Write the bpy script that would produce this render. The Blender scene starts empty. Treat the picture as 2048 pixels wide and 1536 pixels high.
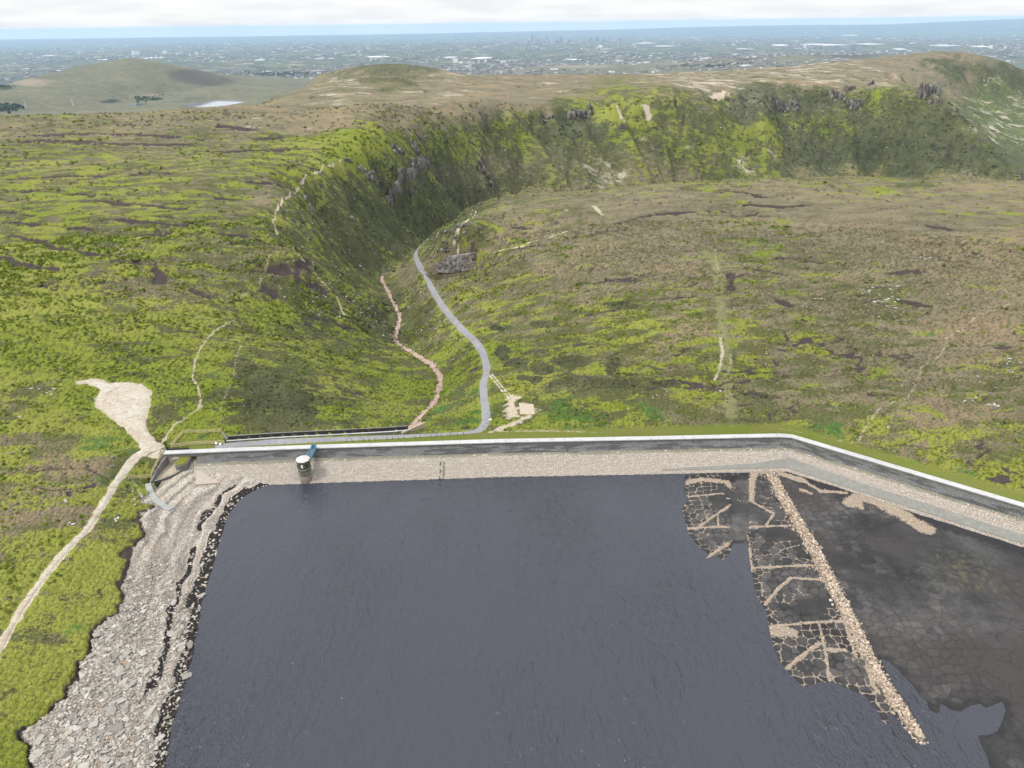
import bpy, math, random, time
import numpy as np
from mathutils import Matrix, Vector

T0 = time.time()
scene = bpy.context.scene
COL = scene.collection
random.seed(7)
RNG = np.random.default_rng(7)

# ------------------------------------------------------------------ camera
F_PX = 1422.0                      # focal length in pixels of the 2048 px photograph
PITCH, ROLL, CAM_H = math.radians(26.9), math.radians(0.75), 115.0
CP, SP, CR, SR = math.cos(PITCH), math.sin(PITCH), math.cos(ROLL), math.sin(ROLL)
right0, up0, fwd0 = Vector((1, 0, 0)), Vector((0, SP, CP)), Vector((0, CP, -SP))
cam_right = right0 * CR - up0 * SR
cam_up = right0 * SR + up0 * CR
cd = bpy.data.cameras.new('camera')
cd.sensor_fit = 'HORIZONTAL'; cd.sensor_width = 36.0; cd.lens = 36.0 * F_PX / 2048.0
cd.clip_start = 1.0; cd.clip_end = 250000.0
cam = bpy.data.objects.new('camera', cd)
cam.matrix_world = Matrix(((cam_right.x, cam_up.x, -fwd0.x, 0), (cam_right.y, cam_up.y, -fwd0.y, 0),
                           (cam_right.z, cam_up.z, -fwd0.z, CAM_H), (0, 0, 0, 1)))
COL.objects.link(cam); scene.camera = cam

# ------------------------------------------------------------------ world, sun, exposure
SUN_EL, SUN_AZ = 54.0, -118.0       # azimuth in degrees from +Y towards +X : from the left
world = bpy.data.worlds.new('World'); scene.world = world; world.use_nodes = True
wn, wl = world.node_tree.nodes, world.node_tree.links
wn.clear()
w_out = wn.new('ShaderNodeOutputWorld'); w_bg = wn.new('ShaderNodeBackground')
sky = wn.new('ShaderNodeTexSky'); sky.sky_type = 'NISHITA'; sky.sun_disc = False
sky.sun_elevation = math.radians(SUN_EL); sky.sun_rotation = math.radians(SUN_AZ)
sky.altitude = 500; sky.air_density = 1.0; sky.dust_density = 2.0
tc = wn.new('ShaderNodeTexCoord'); sep = wn.new('ShaderNodeSeparateXYZ'); wl.new(tc.outputs['Generated'], sep.inputs[0])
# cloud deck: project the view direction on a flat layer overhead
zc_ = wn.new('ShaderNodeMath'); zc_.operation = 'MAXIMUM'; zc_.inputs[1].default_value = 0.0; wl.new(sep.outputs['Z'], zc_.inputs[0])
za = wn.new('ShaderNodeMath'); za.operation = 'ADD'; za.inputs[1].default_value = 0.13; wl.new(zc_.outputs[0], za.inputs[0])
dv = wn.new('ShaderNodeVectorMath'); dv.operation = 'DIVIDE'
cmb = wn.new('ShaderNodeCombineXYZ')
for k in range(3): wl.new(za.outputs[0], cmb.inputs[k])
wl.new(tc.outputs['Generated'], dv.inputs[0]); wl.new(cmb.outputs[0], dv.inputs[1])
cn = wn.new('ShaderNodeTexNoise'); cn.inputs['Scale'].default_value = 1.3; cn.inputs['Detail'].default_value = 7; cn.inputs['Roughness'].default_value = 0.58
wl.new(dv.outputs[0], cn.inputs['Vector'])
cr_ = wn.new('ShaderNodeMapRange'); cr_.inputs['From Min'].default_value = 0.34; cr_.inputs['From Max'].default_value = 0.60
wl.new(cn.outputs['Fac'], cr_.inputs['Value'])
cc = wn.new('ShaderNodeMix'); cc.data_type = 'RGBA'
cc.inputs['A'].default_value = (11.0, 11.3, 11.7, 1); cc.inputs['B'].default_value = (13.2, 13.2, 13.1, 1)
wl.new(cr_.outputs[0], cc.inputs['Factor'])
# an overcast sky is about three times brighter overhead than at the horizon
ov = wn.new('ShaderNodeMath'); ov.operation = 'MULTIPLY_ADD'; ov.inputs[1].default_value = 0.54; ov.inputs[2].default_value = 0.46; ov.use_clamp = True
wl.new(zc_.outputs[0], ov.inputs[0])
cm = wn.new('ShaderNodeVectorMath'); cm.operation = 'SCALE'; wl.new(cc.outputs['Result'], cm.inputs[0]); wl.new(ov.outputs[0], cm.inputs['Scale'])
mixs = wn.new('ShaderNodeMix'); mixs.data_type = 'RGBA'; mixs.inputs['Factor'].default_value = 0.9
wl.new(sky.outputs[0], mixs.inputs['A']); wl.new(cm.outputs[0], mixs.inputs['B'])
w_bg.inputs['Strength'].default_value = 0.072
wl.new(mixs.outputs['Result'], w_bg.inputs['Color']); wl.new(w_bg.outputs[0], w_out.inputs['Surface'])

sd_ = bpy.data.lights.new('sun', 'SUN'); sd_.energy = 1.5; sd_.angle = math.radians(10); sd_.color = (1.0, 0.95, 0.88)
sun = bpy.data.objects.new('sun', sd_); COL.objects.link(sun)
az, el = math.radians(SUN_AZ), math.radians(SUN_EL)
sdir = Vector((math.sin(az) * math.cos(el), math.cos(az) * math.cos(el), math.sin(el)))
sun.rotation_euler = sdir.to_track_quat('Z', 'Y').to_euler()
sun.location = (-300, 300, 500)

vs = scene.view_settings
vs.view_transform = 'Standard'; vs.look = 'None'; vs.exposure = 1.28; vs.gamma = 1.0; vs.use_curve_mapping = False
cyc = scene.cycles
cyc.max_bounces = 5; cyc.diffuse_bounces = 2; cyc.glossy_bounces = 2; cyc.transmission_bounces = 2
cyc.volume_bounces = 1; cyc.transparent_max_bounces = 4
cyc.use_denoising = True

# ------------------------------------------------------------------ geometry helpers
def rayv(px, py):
    px = np.asarray(px, float); py = np.asarray(py, float)
    a = (px - 1024.) / F_PX; b = (768. - py) / F_PX
    a, b = a * CR + b * SR, -a * SR + b * CR
    return np.stack([a, CP + b * SP, -SP + b * CP], -1)
def P(px, py, z):
    d = rayv(px, py); t = (z - CAM_H) / d[..., 2]
    o = d * t[..., None]; o[..., 2] += CAM_H
    return o
def project(x, y, z):
    z = z - CAM_H
    a = x; b = y * SP + z * CP; c = y * CP - z * SP
    c = np.maximum(c, 1e-3); a = a / c; b = b / c
    a, b = a * CR - b * SR, a * SR + b * CR
    return 1024 + a * F_PX, 768 - b * F_PX

def _hash(ix, iy, seed):
    h = (ix.astype(np.int64) * 374761393 + iy.astype(np.int64) * 668265263 + seed * 974711) & 0xFFFFFFFF
    h = ((h ^ (h >> 13)) * 1274126177) & 0xFFFFFFFF
    h = ((h ^ (h >> 16)) * 2246822519) & 0xFFFFFFFF
    return ((h ^ (h >> 15)) & 0xFFFFFF).astype(np.float64) / 0xFFFFFF
def vnoise(x, y, seed=0):
    xi = np.floor(x); yi = np.floor(y); fx = x - xi; fy = y - yi
    fx = fx * fx * fx * (fx * (fx * 6 - 15) + 10); fy = fy * fy * fy * (fy * (fy * 6 - 15) + 10)
    a = _hash(xi, yi, seed); b = _hash(xi + 1, yi, seed); c = _hash(xi, yi + 1, seed); d = _hash(xi + 1, yi + 1, seed)
    return (a * (1 - fx) + b * fx) * (1 - fy) + (c * (1 - fx) + d * fx) * fy
def fbm(x, y, seed=0, octs=4, gain=0.5):
    s = 0; amp = 1; tot = 0
    for o in range(octs):
        c, n = math.cos(o * 1.1 + seed), math.sin(o * 1.1 + seed)
        s = s + amp * vnoise((x * c - y * n) * 2.03 ** o + 17.3 * o, (x * n + y * c) * 2.03 ** o - 9.1 * o, seed + o * 13); tot += amp; amp *= gain
    return s / tot
def worley(x, y, seed=0):
    """nearest and second nearest distance, id value of the nearest cell"""
    xi = np.floor(x); yi = np.floor(y)
    f1 = np.full(x.shape, 9.); f2 = np.full(x.shape, 9.); idv = np.zeros(x.shape)
    for dx in (-1, 0, 1):
        for dy in (-1, 0, 1):
            cx = xi + dx; cy = yi + dy
            qx = cx + 0.15 + 0.7 * _hash(cx, cy, seed) - x; qy = cy + 0.15 + 0.7 * _hash(cx, cy, seed + 51) - y
            d = np.sqrt(qx * qx + qy * qy); m = d < f1
            f2 = np.where(m, f1, np.minimum(f2, d)); idv = np.where(m, _hash(cx, cy, seed + 77), idv); f1 = np.where(m, d, f1)
    return f1, f2, idv
def sstep(a, b, x):
    t = np.clip((x - a) / (b - a), 0, 1); return t * t * (3 - 2 * t)
def seg_dist(x, y, poly):
    """distance to a polyline, parameter along it (metres)"""
    poly = np.asarray(poly, float)[:, :2]
    best = np.full(x.shape, 1e9); par = np.zeros(x.shape); acc = 0.
    for (ax, ay), (bx, by) in zip(poly[:-1], poly[1:]):
        ex, ey = bx - ax, by - ay; L2 = ex * ex + ey * ey + 1e-12
        t = np.clip(((x - ax) * ex + (y - ay) * ey) / L2, 0, 1)
        d = np.hypot(x - ax - t * ex, y - ay - t * ey); m = d < best
        best = np.where(m, d, best); par = np.where(m, acc + t * math.sqrt(L2), par); acc += math.sqrt(L2)
    return best, par
def poly_dist(x, y, poly, pad):
    """seg_dist, evaluated only inside the padded bounding box (elsewhere = 1e6)"""
    poly = np.asarray(poly, float)[:, :2]
    m = (x > poly[:, 0].min() - pad) & (x < poly[:, 0].max() + pad) & (y > poly[:, 1].min() - pad) & (y < poly[:, 1].max() + pad)
    d = np.full(x.shape, 1e6); p = np.zeros(x.shape)
    if m.any():
        d[m], p[m] = seg_dist(x[m], y[m], poly)
    return d, p
def inside(x, y, poly):
    poly = np.asarray(poly, float); r = np.zeros(x.shape, bool)
    n = len(poly)
    for i in range(n):
        x1, y1 = poly[i][:2]; x2, y2 = poly[(i + 1) % n][:2]
        if y1 == y2: continue
        c = ((y1 > y) != (y2 > y)) & (x < (x2 - x1) * (y - y1) / (y2 - y1) + x1)
        r ^= c
    return r
def catmull(pts, step):
    pts = np.asarray(pts, float); out = []
    p = np.vstack([2 * pts[0] - pts[1], pts, 2 * pts[-1] - pts[-2]])
    for i in range(1, len(p) - 2):
        L = np.linalg.norm(p[i + 1][:2] - p[i][:2]); n = max(1, int(L / step))
        for k in range(n):
            t = k / n; a, b, c, d = p[i - 1], p[i], p[i + 1], p[i + 2]
            out.append(.5 * ((2 * b) + (-a + c) * t + (2 * a - 5 * b + 4 * c - d) * t * t + (-a + 3 * b - 3 * c + d) * t ** 3))
    out.append(p[-2]); return np.array(out)

# ------------------------------------------------------------------ land form: control lines (photo pixel, photo pixel, height) -> smooth field
OY = 12.0
def lp(x, y): return np.arctan2(x, y + OY), np.log(np.hypot(x, y + OY))
CTRL = []
def line(pts, step=0.035):
    q = [P(a, b, c) for a, b, c in pts]; wline(q, step)
def wline(q, step=0.035):
    for i in range(len(q)):
        CTRL.append(tuple(q[i]))
        if i + 1 < len(q):
            a, b = np.array(q[i]), np.array(q[i + 1])
            ua, va = lp(a[0], a[1]); ub, vb = lp(b[0], b[1]); n = int(math.hypot(ub - ua, vb - va) / step)
            for k in range(1, n + 1):
                t = k / (n + 1); CTRL.append(tuple(a * (1 - t) + b * t))
def pts(lst):
    for a, b, c in lst: CTRL.append(tuple(P(a, b, c)))
def behind(lst, drops):
    """ground falling away behind a skyline: (distance factor, drop)"""
    for a, b, c in lst:
        p = P(a, b, c)
        for f, d in drops: CTRL.append((p[0] * f, p[1] * f, p[2] - d))

WATER_L = [(318, 1640), (330, 1536), (345, 1450), (370, 1370), (390, 1290), (405, 1200), (425, 1140), (440, 1085), (455, 1035), (478, 1003), (505, 984), (540, 970), (600, 964)]
SHORE_L = [(30, 1640), (60, 1536), (68, 1470), (128, 1395), (165, 1315), (195, 1262), (232, 1212), (255, 1150), (264, 1100), (285, 1060), (310, 1012)]
TRACK = [(-60, 1400, 6.4), (0, 1290, 6.4), (60, 1190, 6.3), (120, 1112, 6.2), (178, 1050, 6.1), (215, 990, 6), (248, 940, 5.9), (280, 908, 5.8), (320, 900, 5.8)]
ROAD = [(430, 893.0, 5.0), (470, 887.5, 5.0), (560, 882.5, 4.9), (650, 878.6, 4.8), (740, 875, 4.7), (830, 870.5, 4.6), (900, 867, 4.4), (945, 862.5, 4.2), (966, 852, 3.9), (972, 828, 3.3), (968, 795, 2.5), (967, 765, 1.5), (973, 733, 0),
        (958, 692, -4), (922, 655, -8), (888, 615, -13), (865, 578, -18), (850, 548, -23), (835, 523, -28), (831, 503, -33), (842, 488, -37)]
STREAM = [(815, 858, 1.5), (835, 836, -2), (868, 802, -7), (880, 762, -12), (866, 731, -16), (830, 706, -21), (795, 682, -27), (791, 662, -30), (800, 636, -34), (782, 592, -42), (765, 562, -48)]
SPUR = [(860, 478, -34), (930, 428, -20), (965, 407, -12), (1000, 396, -6), (1060, 386, 0), (1180, 378, 4), (1340, 366, 6), (1500, 358, 7), (1700, 353, 8), (1900, 355, 9), (2048, 360, 9), (2250, 366, 9)]
RIM = [(600, 512, 9), (560, 478, 11), (545, 445, 12), (590, 380, 11), (685, 320, 9), (780, 290, 6), (835, 262, 4), (900, 240, 1), (1000, 225, 0), (1080, 212, 0), (1190, 203, 0), (1290, 206, -2), (1400, 216, -10), (1440, 196, -3),
       (1550, 183, 0), (1660, 175, 2), (1745, 168, 4), (1800, 184, -2), (1872, 178, -5)]
line([(a, b, 0) for a, b in WATER_L]); line([(a, b, 3.1) for a, b in SHORE_L]); line(TRACK)
line(ROAD, 0.02); line(STREAM, 0.02); line(SPUR); line(RIM)
line([(300, 1000, 2.9), (305, 969, 2.2), (325, 962, 2.1), (345, 955, 2.1), (364, 946, 2.1), (382, 934, 2.3), (400, 952, 1.9), (470, 965, .9)])
line([(872, 541, -23.5), (905, 542, -22.5), (948, 535, -20)], .008); line([(878, 511, -13.5), (915, 505, -11.5), (950, 502, -10)], .008)
pts([(340, 890, 5.2), (380, 880, 5.2), (440, 872, 5.1), (330, 985, 2.4), (370, 1010, 1.9)])
# bed of the reservoir and the ground behind the dam
line([(1365, 948, 0.4), (1500, 940, 1.2), (1600, 945, 2.0), (1750, 1010, 2.0), (1900, 1065, 2.0), (2048, 1110, 2.0), (2200, 1170, 2.0)])
line([(1600, 862, 5.0), (1750, 900, 5.0), (1900, 945, 5.0), (2048, 995, 5.0), (2300, 1080, 5.0)])
line([(1000, 870, 4.7), (1150, 866, 4.8), (1300, 862, 5.0), (1450, 858, 5.0), (1560, 855, 5.0)])
pts([(1100, 800, 5.5), (1020, 830, 4.5), (1300, 820, 6.5), (1500, 800, 7), (1700, 800, 7.5), (1900, 830, 7), (2048, 850, 8), (1060, 740, 4), (1100, 660, 3), (1300, 700, 9), (1700, 700, 10), (2048, 700, 11), (2250, 800, 10),
     (1000, 610, -3), (1000, 555, -6), (985, 505, -5), (1030, 470, -1), (1200, 520, 8), (1600, 520, 12), (2048, 520, 13), (2250, 520, 13), (1200, 430, 6.5), (1600, 430, 11), (2000, 430, 12),
     (1850, 815, 9), (1800, 840, 8.5), (1960, 860, 7.5)])
pts([(-150, 900, 8), (0, 900, 8), (150, 910, 7), (100, 780, 10), (165, 758, 9), (240, 800, 8), (400, 800, 8), (0, 650, 14), (-200, 650, 16), (300, 650, 11), (500, 700, 7), (600, 740, 3), (620, 800, 2.5), (700, 830, 2.5),
     (480, 850, 5.6), (0, 500, 19), (-250, 500, 21), (250, 500, 17), (450, 520, 13), (0, 400, 22), (-300, 400, 24), (250, 400, 20), (480, 400, 15), (0, 300, 25), (300, 300, 22), (550, 320, 14), (620, 285, 12),
     (-100, 1200, 8), (-150, 1050, 9), (-200, 1400, 8), (60, 1250, 5.8), (130, 1200, 4.8), (60, 1400, 4.2)])
line([(700, 640, -14), (735, 600, -20), (690, 560, -12)])
EDGE_L = [(-300, 236, 26), (0, 231, 25), (120, 228, 25), (250, 225, 24), (360, 219, 23), (480, 210, 20)]
line(EDGE_L); behind(EDGE_L, [(1.12, 22), (1.35, 75), (1.8, 150), (2.4, 210)])
TOP = [(560, 190, 6), (640, 176, 2), (700, 166, 0), (850, 158, -3), (1024, 150, -5), (1164, 151, -4), (1330, 148, -4), (1464, 142, -4), (1600, 133, -4), (1680, 124, -3), (1780, 116, 0), (1880, 110, 6), (1950, 117, -5), (2000, 131, -30), (2048, 145, -55), (2150, 165, -80)]
line(TOP); behind(TOP[:2], [(1.15, 60), (1.5, 160), (2.2, 240)]); behind(TOP[2:5], [(1.12, 20)]); behind(TOP[5:], [(1.25, 60), (1.8, 220), (2.4, 320)])
pts([(600, 235, 13), (750, 230, 5), (900, 205, 1), (1100, 185, -2), (1300, 175, -5), (1500, 165, -4), (1650, 152, -3), (1800, 148, -5)])
line([(640, 150, -50), (700, 136, -22), (770, 128, -8), (850, 135, -16), (930, 150, -45)]); behind([(640, 150, -50), (770, 128, -8), (930, 150, -45)], [(1.2, 80), (1.6, 240)])
behind(SPUR[2:], [(1.10, 16), (1.27, 55), (1.5, 110)])
# valley floor, mostly hidden behind the spur
wline([(-92, 484, -48), (-90, 560, -60), (-84, 640, -72), (-70, 740, -90), (-48, 850, -106), (-20, 950, -120), (40, 1020, -130), (150, 1020, -142), (320, 985, -155), (500, 950, -168), (740, 915, -185), (1000, 930, -205), (1500, 1100, -235)])
line([(1010, 388, -84), (1200, 373, -100), (1400, 361, -112), (1600, 355, -126), (1750, 352, -138), (1830, 352, -128), (1900, 352, -118), (1970, 353, -117), (2040, 356, -122)])
line([(1872, 178, -5), (1900, 208, -24), (1930, 240, -44), (1958, 270, -64), (1985, 300, -85), (2012, 326, -103), (2040, 350, -120)])
behind([(1885, 190, -12), (1930, 240, -44), (1985, 300, -85), (2040, 350, -120)], [(1.05, 30), (1.14, 75), (1.28, 110)])
pts([(1950, 175, -85), (1950, 200, -120), (2048, 200, -135), (2048, 260, -195), (2000, 240, -165), (2048, 320, -240), (1930, 150, -45), (2150, 200, -150), (2200, 300, -230)])
# far: left hill, two little lakes, foothills, the plain
LAKE_Z = -262.0
line([(-200, 200, -200), (0, 181, -200), (100, 152, -150), (180, 133, -115), (270, 122, -95), (330, 130, -110), (400, 148, -165), (480, 164, -225), (560, 172, -260)])
behind([(0, 181, -200), (180, 133, -115), (270, 122, -95), (400, 148, -165)], [(1.15, 60), (1.4, 180), (1.9, 320)])
line([(360, 212, LAKE_Z), (430, 213, LAKE_Z), (490, 205, LAKE_Z), (450, 198, LAKE_Z), (380, 206, LAKE_Z), (300, 206, LAKE_Z), (250, 207, LAKE_Z)])
pts([(0, 222, -225), (100, 218, -245), (200, 216, -258), (250, 214, -264), (290, 212.5, -264), (150, 190, -215), (60, 200, -215), (330, 190, -250), (270, 170, -190), (520, 190, -240), (560, 181, -235), (620, 168, -215)])
for deg in range(-64, 65, 8):
    for r_, z_ in ((8500, -395), (11500, -432), (16000, -445), (25000, -450), (45000, -452), (95000, -455)):
        if r_ == 8500 and -4 < deg < 50: continue
        a = math.radians(deg); CTRL.append((r_ * math.sin(a), r_ * math.cos(a), z_))
line([(930, 146, -395), (1024, 144, -360), (1110, 134, -340), (1250, 127, -330), (1450, 117, -300), (1560, 111, -270), (1700, 107, -245), (1800, 111, -262), (1950, 128, -340)])
behind([(1110, 134, -340), (1250, 127, -330), (1450, 117, -300), (1700, 107, -245), (1800, 111, -262)], [(1.3, 120), (.8, 40)])
line([(430, 150, -370), (500, 141, -355), (560, 146, -375)])
RE = 7400000.0
def far_pt(px, py, r):
    d = rayv(px, py); h = math.hypot(d[0], d[1]); t = r / h
    return (d[0] * t, d[1] * t, CAM_H + d[2] * t + r * r / (2 * RE))
for px, py in ((0, 80), (250, 76), (600, 72), (900, 67), (1150, 61), (1300, 57), (1450, 53), (1620, 50), (1750, 50), (1900, 44), (2048, 38), (2250, 36)):
    CTRL.append(far_pt(px, py, 62000))
CTRL = np.array(CTRL)
cu, cv = lp(CTRL[:, 0], CTRL[:, 1])
_, keep = np.unique(np.round(np.stack([cu, cv], 1) / 0.004).astype(int), axis=0, return_index=True)
CTRL, cu, cv = CTRL[keep], cu[keep], cv[keep]
C2 = 0.006 ** 2
def phi(du, dv): return np.sqrt(du * du + dv * dv + C2)
n = len(CTRL); A = np.zeros((n + 3, n + 3)); A[:n, :n] = phi(cu[:, None] - cu, cv[:, None] - cv) - 6e-5 * np.eye(n)
A[:n, n:] = np.stack([np.ones(n), cu, cv], 1); A[n:, :n] = A[:n, n:].T
W = np.linalg.solve(A, np.concatenate([CTRL[:, 2], np.zeros(3)]))
U0, U1, NU = -1.12, 1.12, 421
V0, V1, NV = math.log(45.), math.log(98000.), 900
gu = np.linspace(U0, U1, NU); gv = np.linspace(V0, V1, NV)
G = np.zeros((NV, NU))
for k in range(0, NV, 24):
    uu, vv = np.meshgrid(gu, gv[k:k + 24])
    q = (W[n] + W[n + 1] * uu + W[n + 2] * vv).astype(np.float32)
    pu, pv = uu.ravel().astype(np.float32), vv.ravel().astype(np.float32)
    ph = np.sqrt((pu[:, None] - cu.astype(np.float32)) ** 2 + (pv[:, None] - cv.astype(np.float32)) ** 2 + np.float32(C2))
    G[k:k + 24] = q + (ph @ W[:n].astype(np.float32)).reshape(uu.shape)
def field(x, y):
    u, v = lp(x, y)
    a = np.clip((u - U0) / (U1 - U0) * (NU - 1), 1, NU - 2.001); b = np.clip((v - V0) / (V1 - V0) * (NV - 1), 1, NV - 2.001)
    ia = a.astype(int); ib = b.astype(int); fa = a - ia; fb = b - ib
    def w4(t): return (-.5 * t + t * t - .5 * t ** 3, 1 - 2.5 * t * t + 1.5 * t ** 3, .5 * t + 2 * t * t - 1.5 * t ** 3, -.5 * t * t + .5 * t ** 3)
    wa, wb = w4(fa), w4(fb); ia = np.minimum(ia, NU - 3); ib = np.minimum(ib, NV - 3)
    z = 0
    for j in range(4):
        z = z + wb[j] * sum(wa[i] * G[ib + j - 1, ia + i - 1] for i in range(4))
    r = np.hypot(x, y)
    return z - np.where(r > 2500, (r - 2500) ** 2 / (2 * RE), 0)
def hit(px, py, fld=None, rmax=6000.):
    """first meeting of the ray through a photo pixel with the land"""
    fld = fld or field
    d = rayv(float(px), float(py)); h = math.hypot(d[0], d[1])
    r = np.exp(np.linspace(math.log(60), math.log(rmax), 1500)); t = r / h
    zz = CAM_H + d[2] * t; g = fld(d[0] * t, d[1] * t); k = np.argmax(g > zz)
    if k == 0: k = len(r) - 1
    f = (zz[k - 1] - g[k - 1]) / max(1e-9, (zz[k - 1] - g[k - 1]) + (g[k] - zz[k])); t_ = t[k - 1] + f * (t[k] - t[k - 1])
    return np.array([d[0] * t_, d[1] * t_, CAM_H + d[2] * t_])
def hits(lst): return np.array([hit(a[0], a[1]) for a in lst])
print('field', len(CTRL), round(time.time() - T0, 1))
# ------------------------------------------------------------------ lines and areas of the place, in metres
ZC = 5.8                                        # dam crest
def w0(lst, z=0.0): return np.array([P(a, b, z) for a, b in lst])
crest_px = [(326, 907.5), (480, 901), (650, 895), (1000, 884), (1300, 878.5), (1480, 874.5), (1560, 873)]
CREST = np.vstack([[P(a, b, ZC) for a, b in crest_px], [P(1584, 874.5, ZC)], [P(2048, 1013, ZC)]])
CREST = np.vstack([CREST, CREST[-1] + (CREST[-1] - CREST[-2]) / np.linalg.norm(CREST[-1] - CREST[-2]) * 60])
def crest_frame():
    """dense points along the crest with their inward (water side) normals, mitred"""
    c = CREST[:, :2]; out = []
    for i in range(len(c) - 1):
        L = np.linalg.norm(c[i + 1] - c[i]); n_ = max(1, int(L / 1.0))
        for k in range(n_): out.append(c[i] + (c[i + 1] - c[i]) * k / n_)
    out.append(c[-1]); out = np.array(out)
    t = np.gradient(out, axis=0); t /= np.linalg.norm(t, axis=1)[:, None]
    nrm = np.stack([t[:, 1], -t[:, 0]], 1)
    return out, t, nrm
CP_, CT_, CN_ = crest_frame()
def crest_dist(x, y):
    """signed distance to the crest front edge, positive on the water side"""
    d = np.full(x.shape, 1e6); m = (y < 235) & (y > 30) & (x > CP_[0, 0] - 1.) & (x < 260)
    if m.any():
        q, par = seg_dist(x[m], y[m], CREST)
        idx = np.clip(np.searchsorted(np.concatenate([[0], np.cumsum(np.linalg.norm(np.diff(CP_, axis=0), axis=1))]), par), 0, len(CP_) - 1)
        s = np.sign((x[m] - CP_[idx, 0]) * CN_[idx, 0] + (y[m] - CP_[idx, 1]) * CN_[idx, 1])
        d[m] = q * s
    return d
BED_R = [(1340, 952), (1366, 950), (1372, 968), (1366, 985), (1376, 995), (1364, 1020), (1370, 1045), (1378, 1070), (1398, 1096), (1418, 1108), (1411, 1119), (1430, 1110), (1446, 1121), (1460, 1106), (1466, 1088), (1495, 1086),
         (1499, 1118), (1504, 1150), (1509, 1180), (1520, 1205), (1532, 1222), (1537, 1250), (1545, 1290), (1556, 1318), (1574, 1343), (1598, 1368), (1612, 1374), (1640, 1364), (1668, 1366), (1700, 1380), (1730, 1392), (1752, 1418), (1762, 1440), (1778, 1452), (1776, 1425), (1790, 1424), (1800, 1440), (1818, 1462), (1840, 1484), (1850, 1482), (1838, 1458), (1815, 1420),
         (1790, 1375), (1768, 1330), (1762, 1318), (1776, 1322), (1800, 1345), (1822, 1368), (1842, 1396), (1852, 1402), (1858, 1420), (1876, 1428), (1884, 1408), (1900, 1420), (1922, 1424), (1940, 1412), (1958, 1408), (1974, 1416), (1988, 1410), (2004, 1404), (2010, 1420), (2006, 1440), (1995, 1462), (1975, 1470), (1956, 1470), (1962, 1492), (1972, 1510), (1980, 1536), (1990, 1640), (2600, 1640), (2600, 1000), (2048, 960), (1600, 900), (1340, 930)]
BED_POLY = w0(BED_R)
WL = w0(WATER_L)
SHL = hits(SHORE_L)
RUB = w0([(1538, 942), (1560, 985), (1590, 1035), (1622, 1090), (1655, 1155), (1700, 1240), (1748, 1330), (1800, 1412), (1845, 1482)], 0.8)
ROADW = catmull(np.array([P(*q) for q in ROAD]), 1.5)
ROADW = np.vstack([ROADW, [(-82, 600, -44), (-74, 660, -52), (-60, 740, -64)]])
TRACKW = catmull(np.array([P(*q) for q in TRACK]), 1.5)
_tp = hits([(228, 766), (233, 773), (240, 783), (247, 796), (255, 812), (262, 830), (271, 850), (281, 868), (296, 886), (314, 900)])
TURN = catmull(_tp, 1.0)
_ta = np.concatenate([[0], np.cumsum(np.linalg.norm(np.diff(_tp[:, :2], axis=0), axis=1))])
TURN_W = list(zip(_ta / _ta[-1], [1.0, 5.2, 7.6, 8.6, 7.0, 5.0, 3.1, 2.2, 2.4, 3.4]))
LOBE = catmull(hits([(166, 764), (180, 763), (200, 768), (226, 780)]), 1.0)
WHEEL = [catmull(hits([(979 + 5 * k_, 750 - 1.5 * k_), (1000 + 5 * k_, 776 - 2 * k_), (1020 + 5 * k_, 797 - 2 * k_)]), 1.0) for k_ in (0, 1)]
STREAMW = catmull(np.array([P(*q) for q in STREAM]), 1.5)
PATHS = [  # (photo line, half width, strength)
    ([(700, 312), (685, 320), (650, 335), (620, 352), (590, 380), (572, 400), (550, 425), (545, 445), (555, 468), (580, 490), (600, 512), (625, 535), (655, 570), (676, 600), (690, 630)], .7, .75),
    ([(318, 890), (335, 868), (348, 848), (372, 836), (392, 822), (402, 800), (396, 775), (385, 755), (390, 720), (405, 690), (430, 660), (470, 640)], .45, .68),
    ([(392, 822), (402, 812)], .6, .6), ([(483, 690), (470, 720), (468, 750), (452, 790), (440, 820)], .5, .45),
    ([(952, 424), (935, 440), (920, 452), (908, 473), (912, 487), (916, 492)], .7, .9),
    
    ([(985, 506), (1040, 492), (1075, 480), (1110, 472), (1135, 462)], .9, .8), ([(1188, 412), (1205, 430)], 1.2, .8),
    ([(1718, 884), (1728, 862), (1740, 842), (1760, 815), (1815, 795), (1835, 765), (1842, 735), (1880, 712), (1892, 690), (1890, 678), (1930, 655), (1955, 630), (2048, 600)], .45, .5),
    ([(1560, 858), (1640, 872), (1700, 886), (1718, 884)], .5, .45),
    ([(1430, 500), (1436, 540)], .7, .5), ([(1440, 675), (1446, 705), (1438, 740), (1430, 760)], .6, .7), ([(1460, 700), (1462, 725), (1455, 750)], .5, .5),
    ([(985, 864), (1000, 858), (1040, 842), (1062, 830)], 1.2, .75), ([(1000, 864), (1100, 862), (1200, 866)], .7, .5),
    ([(1028, 797), (1022, 812), (1024, 832)], 2.2, .8), ([(1048, 808), (1062, 822)], 2.6, .6),
    ([(262, 958), (275, 975), (282, 1000)], .5, .5), ([(480, 595), (520, 580), (526, 540), (560, 500)], .7, .5), ([(300, 660), (400, 640), (500, 610)], .5, .35),
    ([(1236, 222), (1246, 246)], 2.5, 1.0), ([(1288, 208), (1300, 222)], 2.0, 1.0), ([(1425, 192), (1450, 184)], 4.0, .9)]
TRAIL = hits([(1190, 415), (1240, 445), (1290, 462), (1340, 480), (1400, 497), (1432, 520), (1436, 560), (1440, 610), (1445, 660), (1450, 710), (1456, 770), (1463, 832)])
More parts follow.
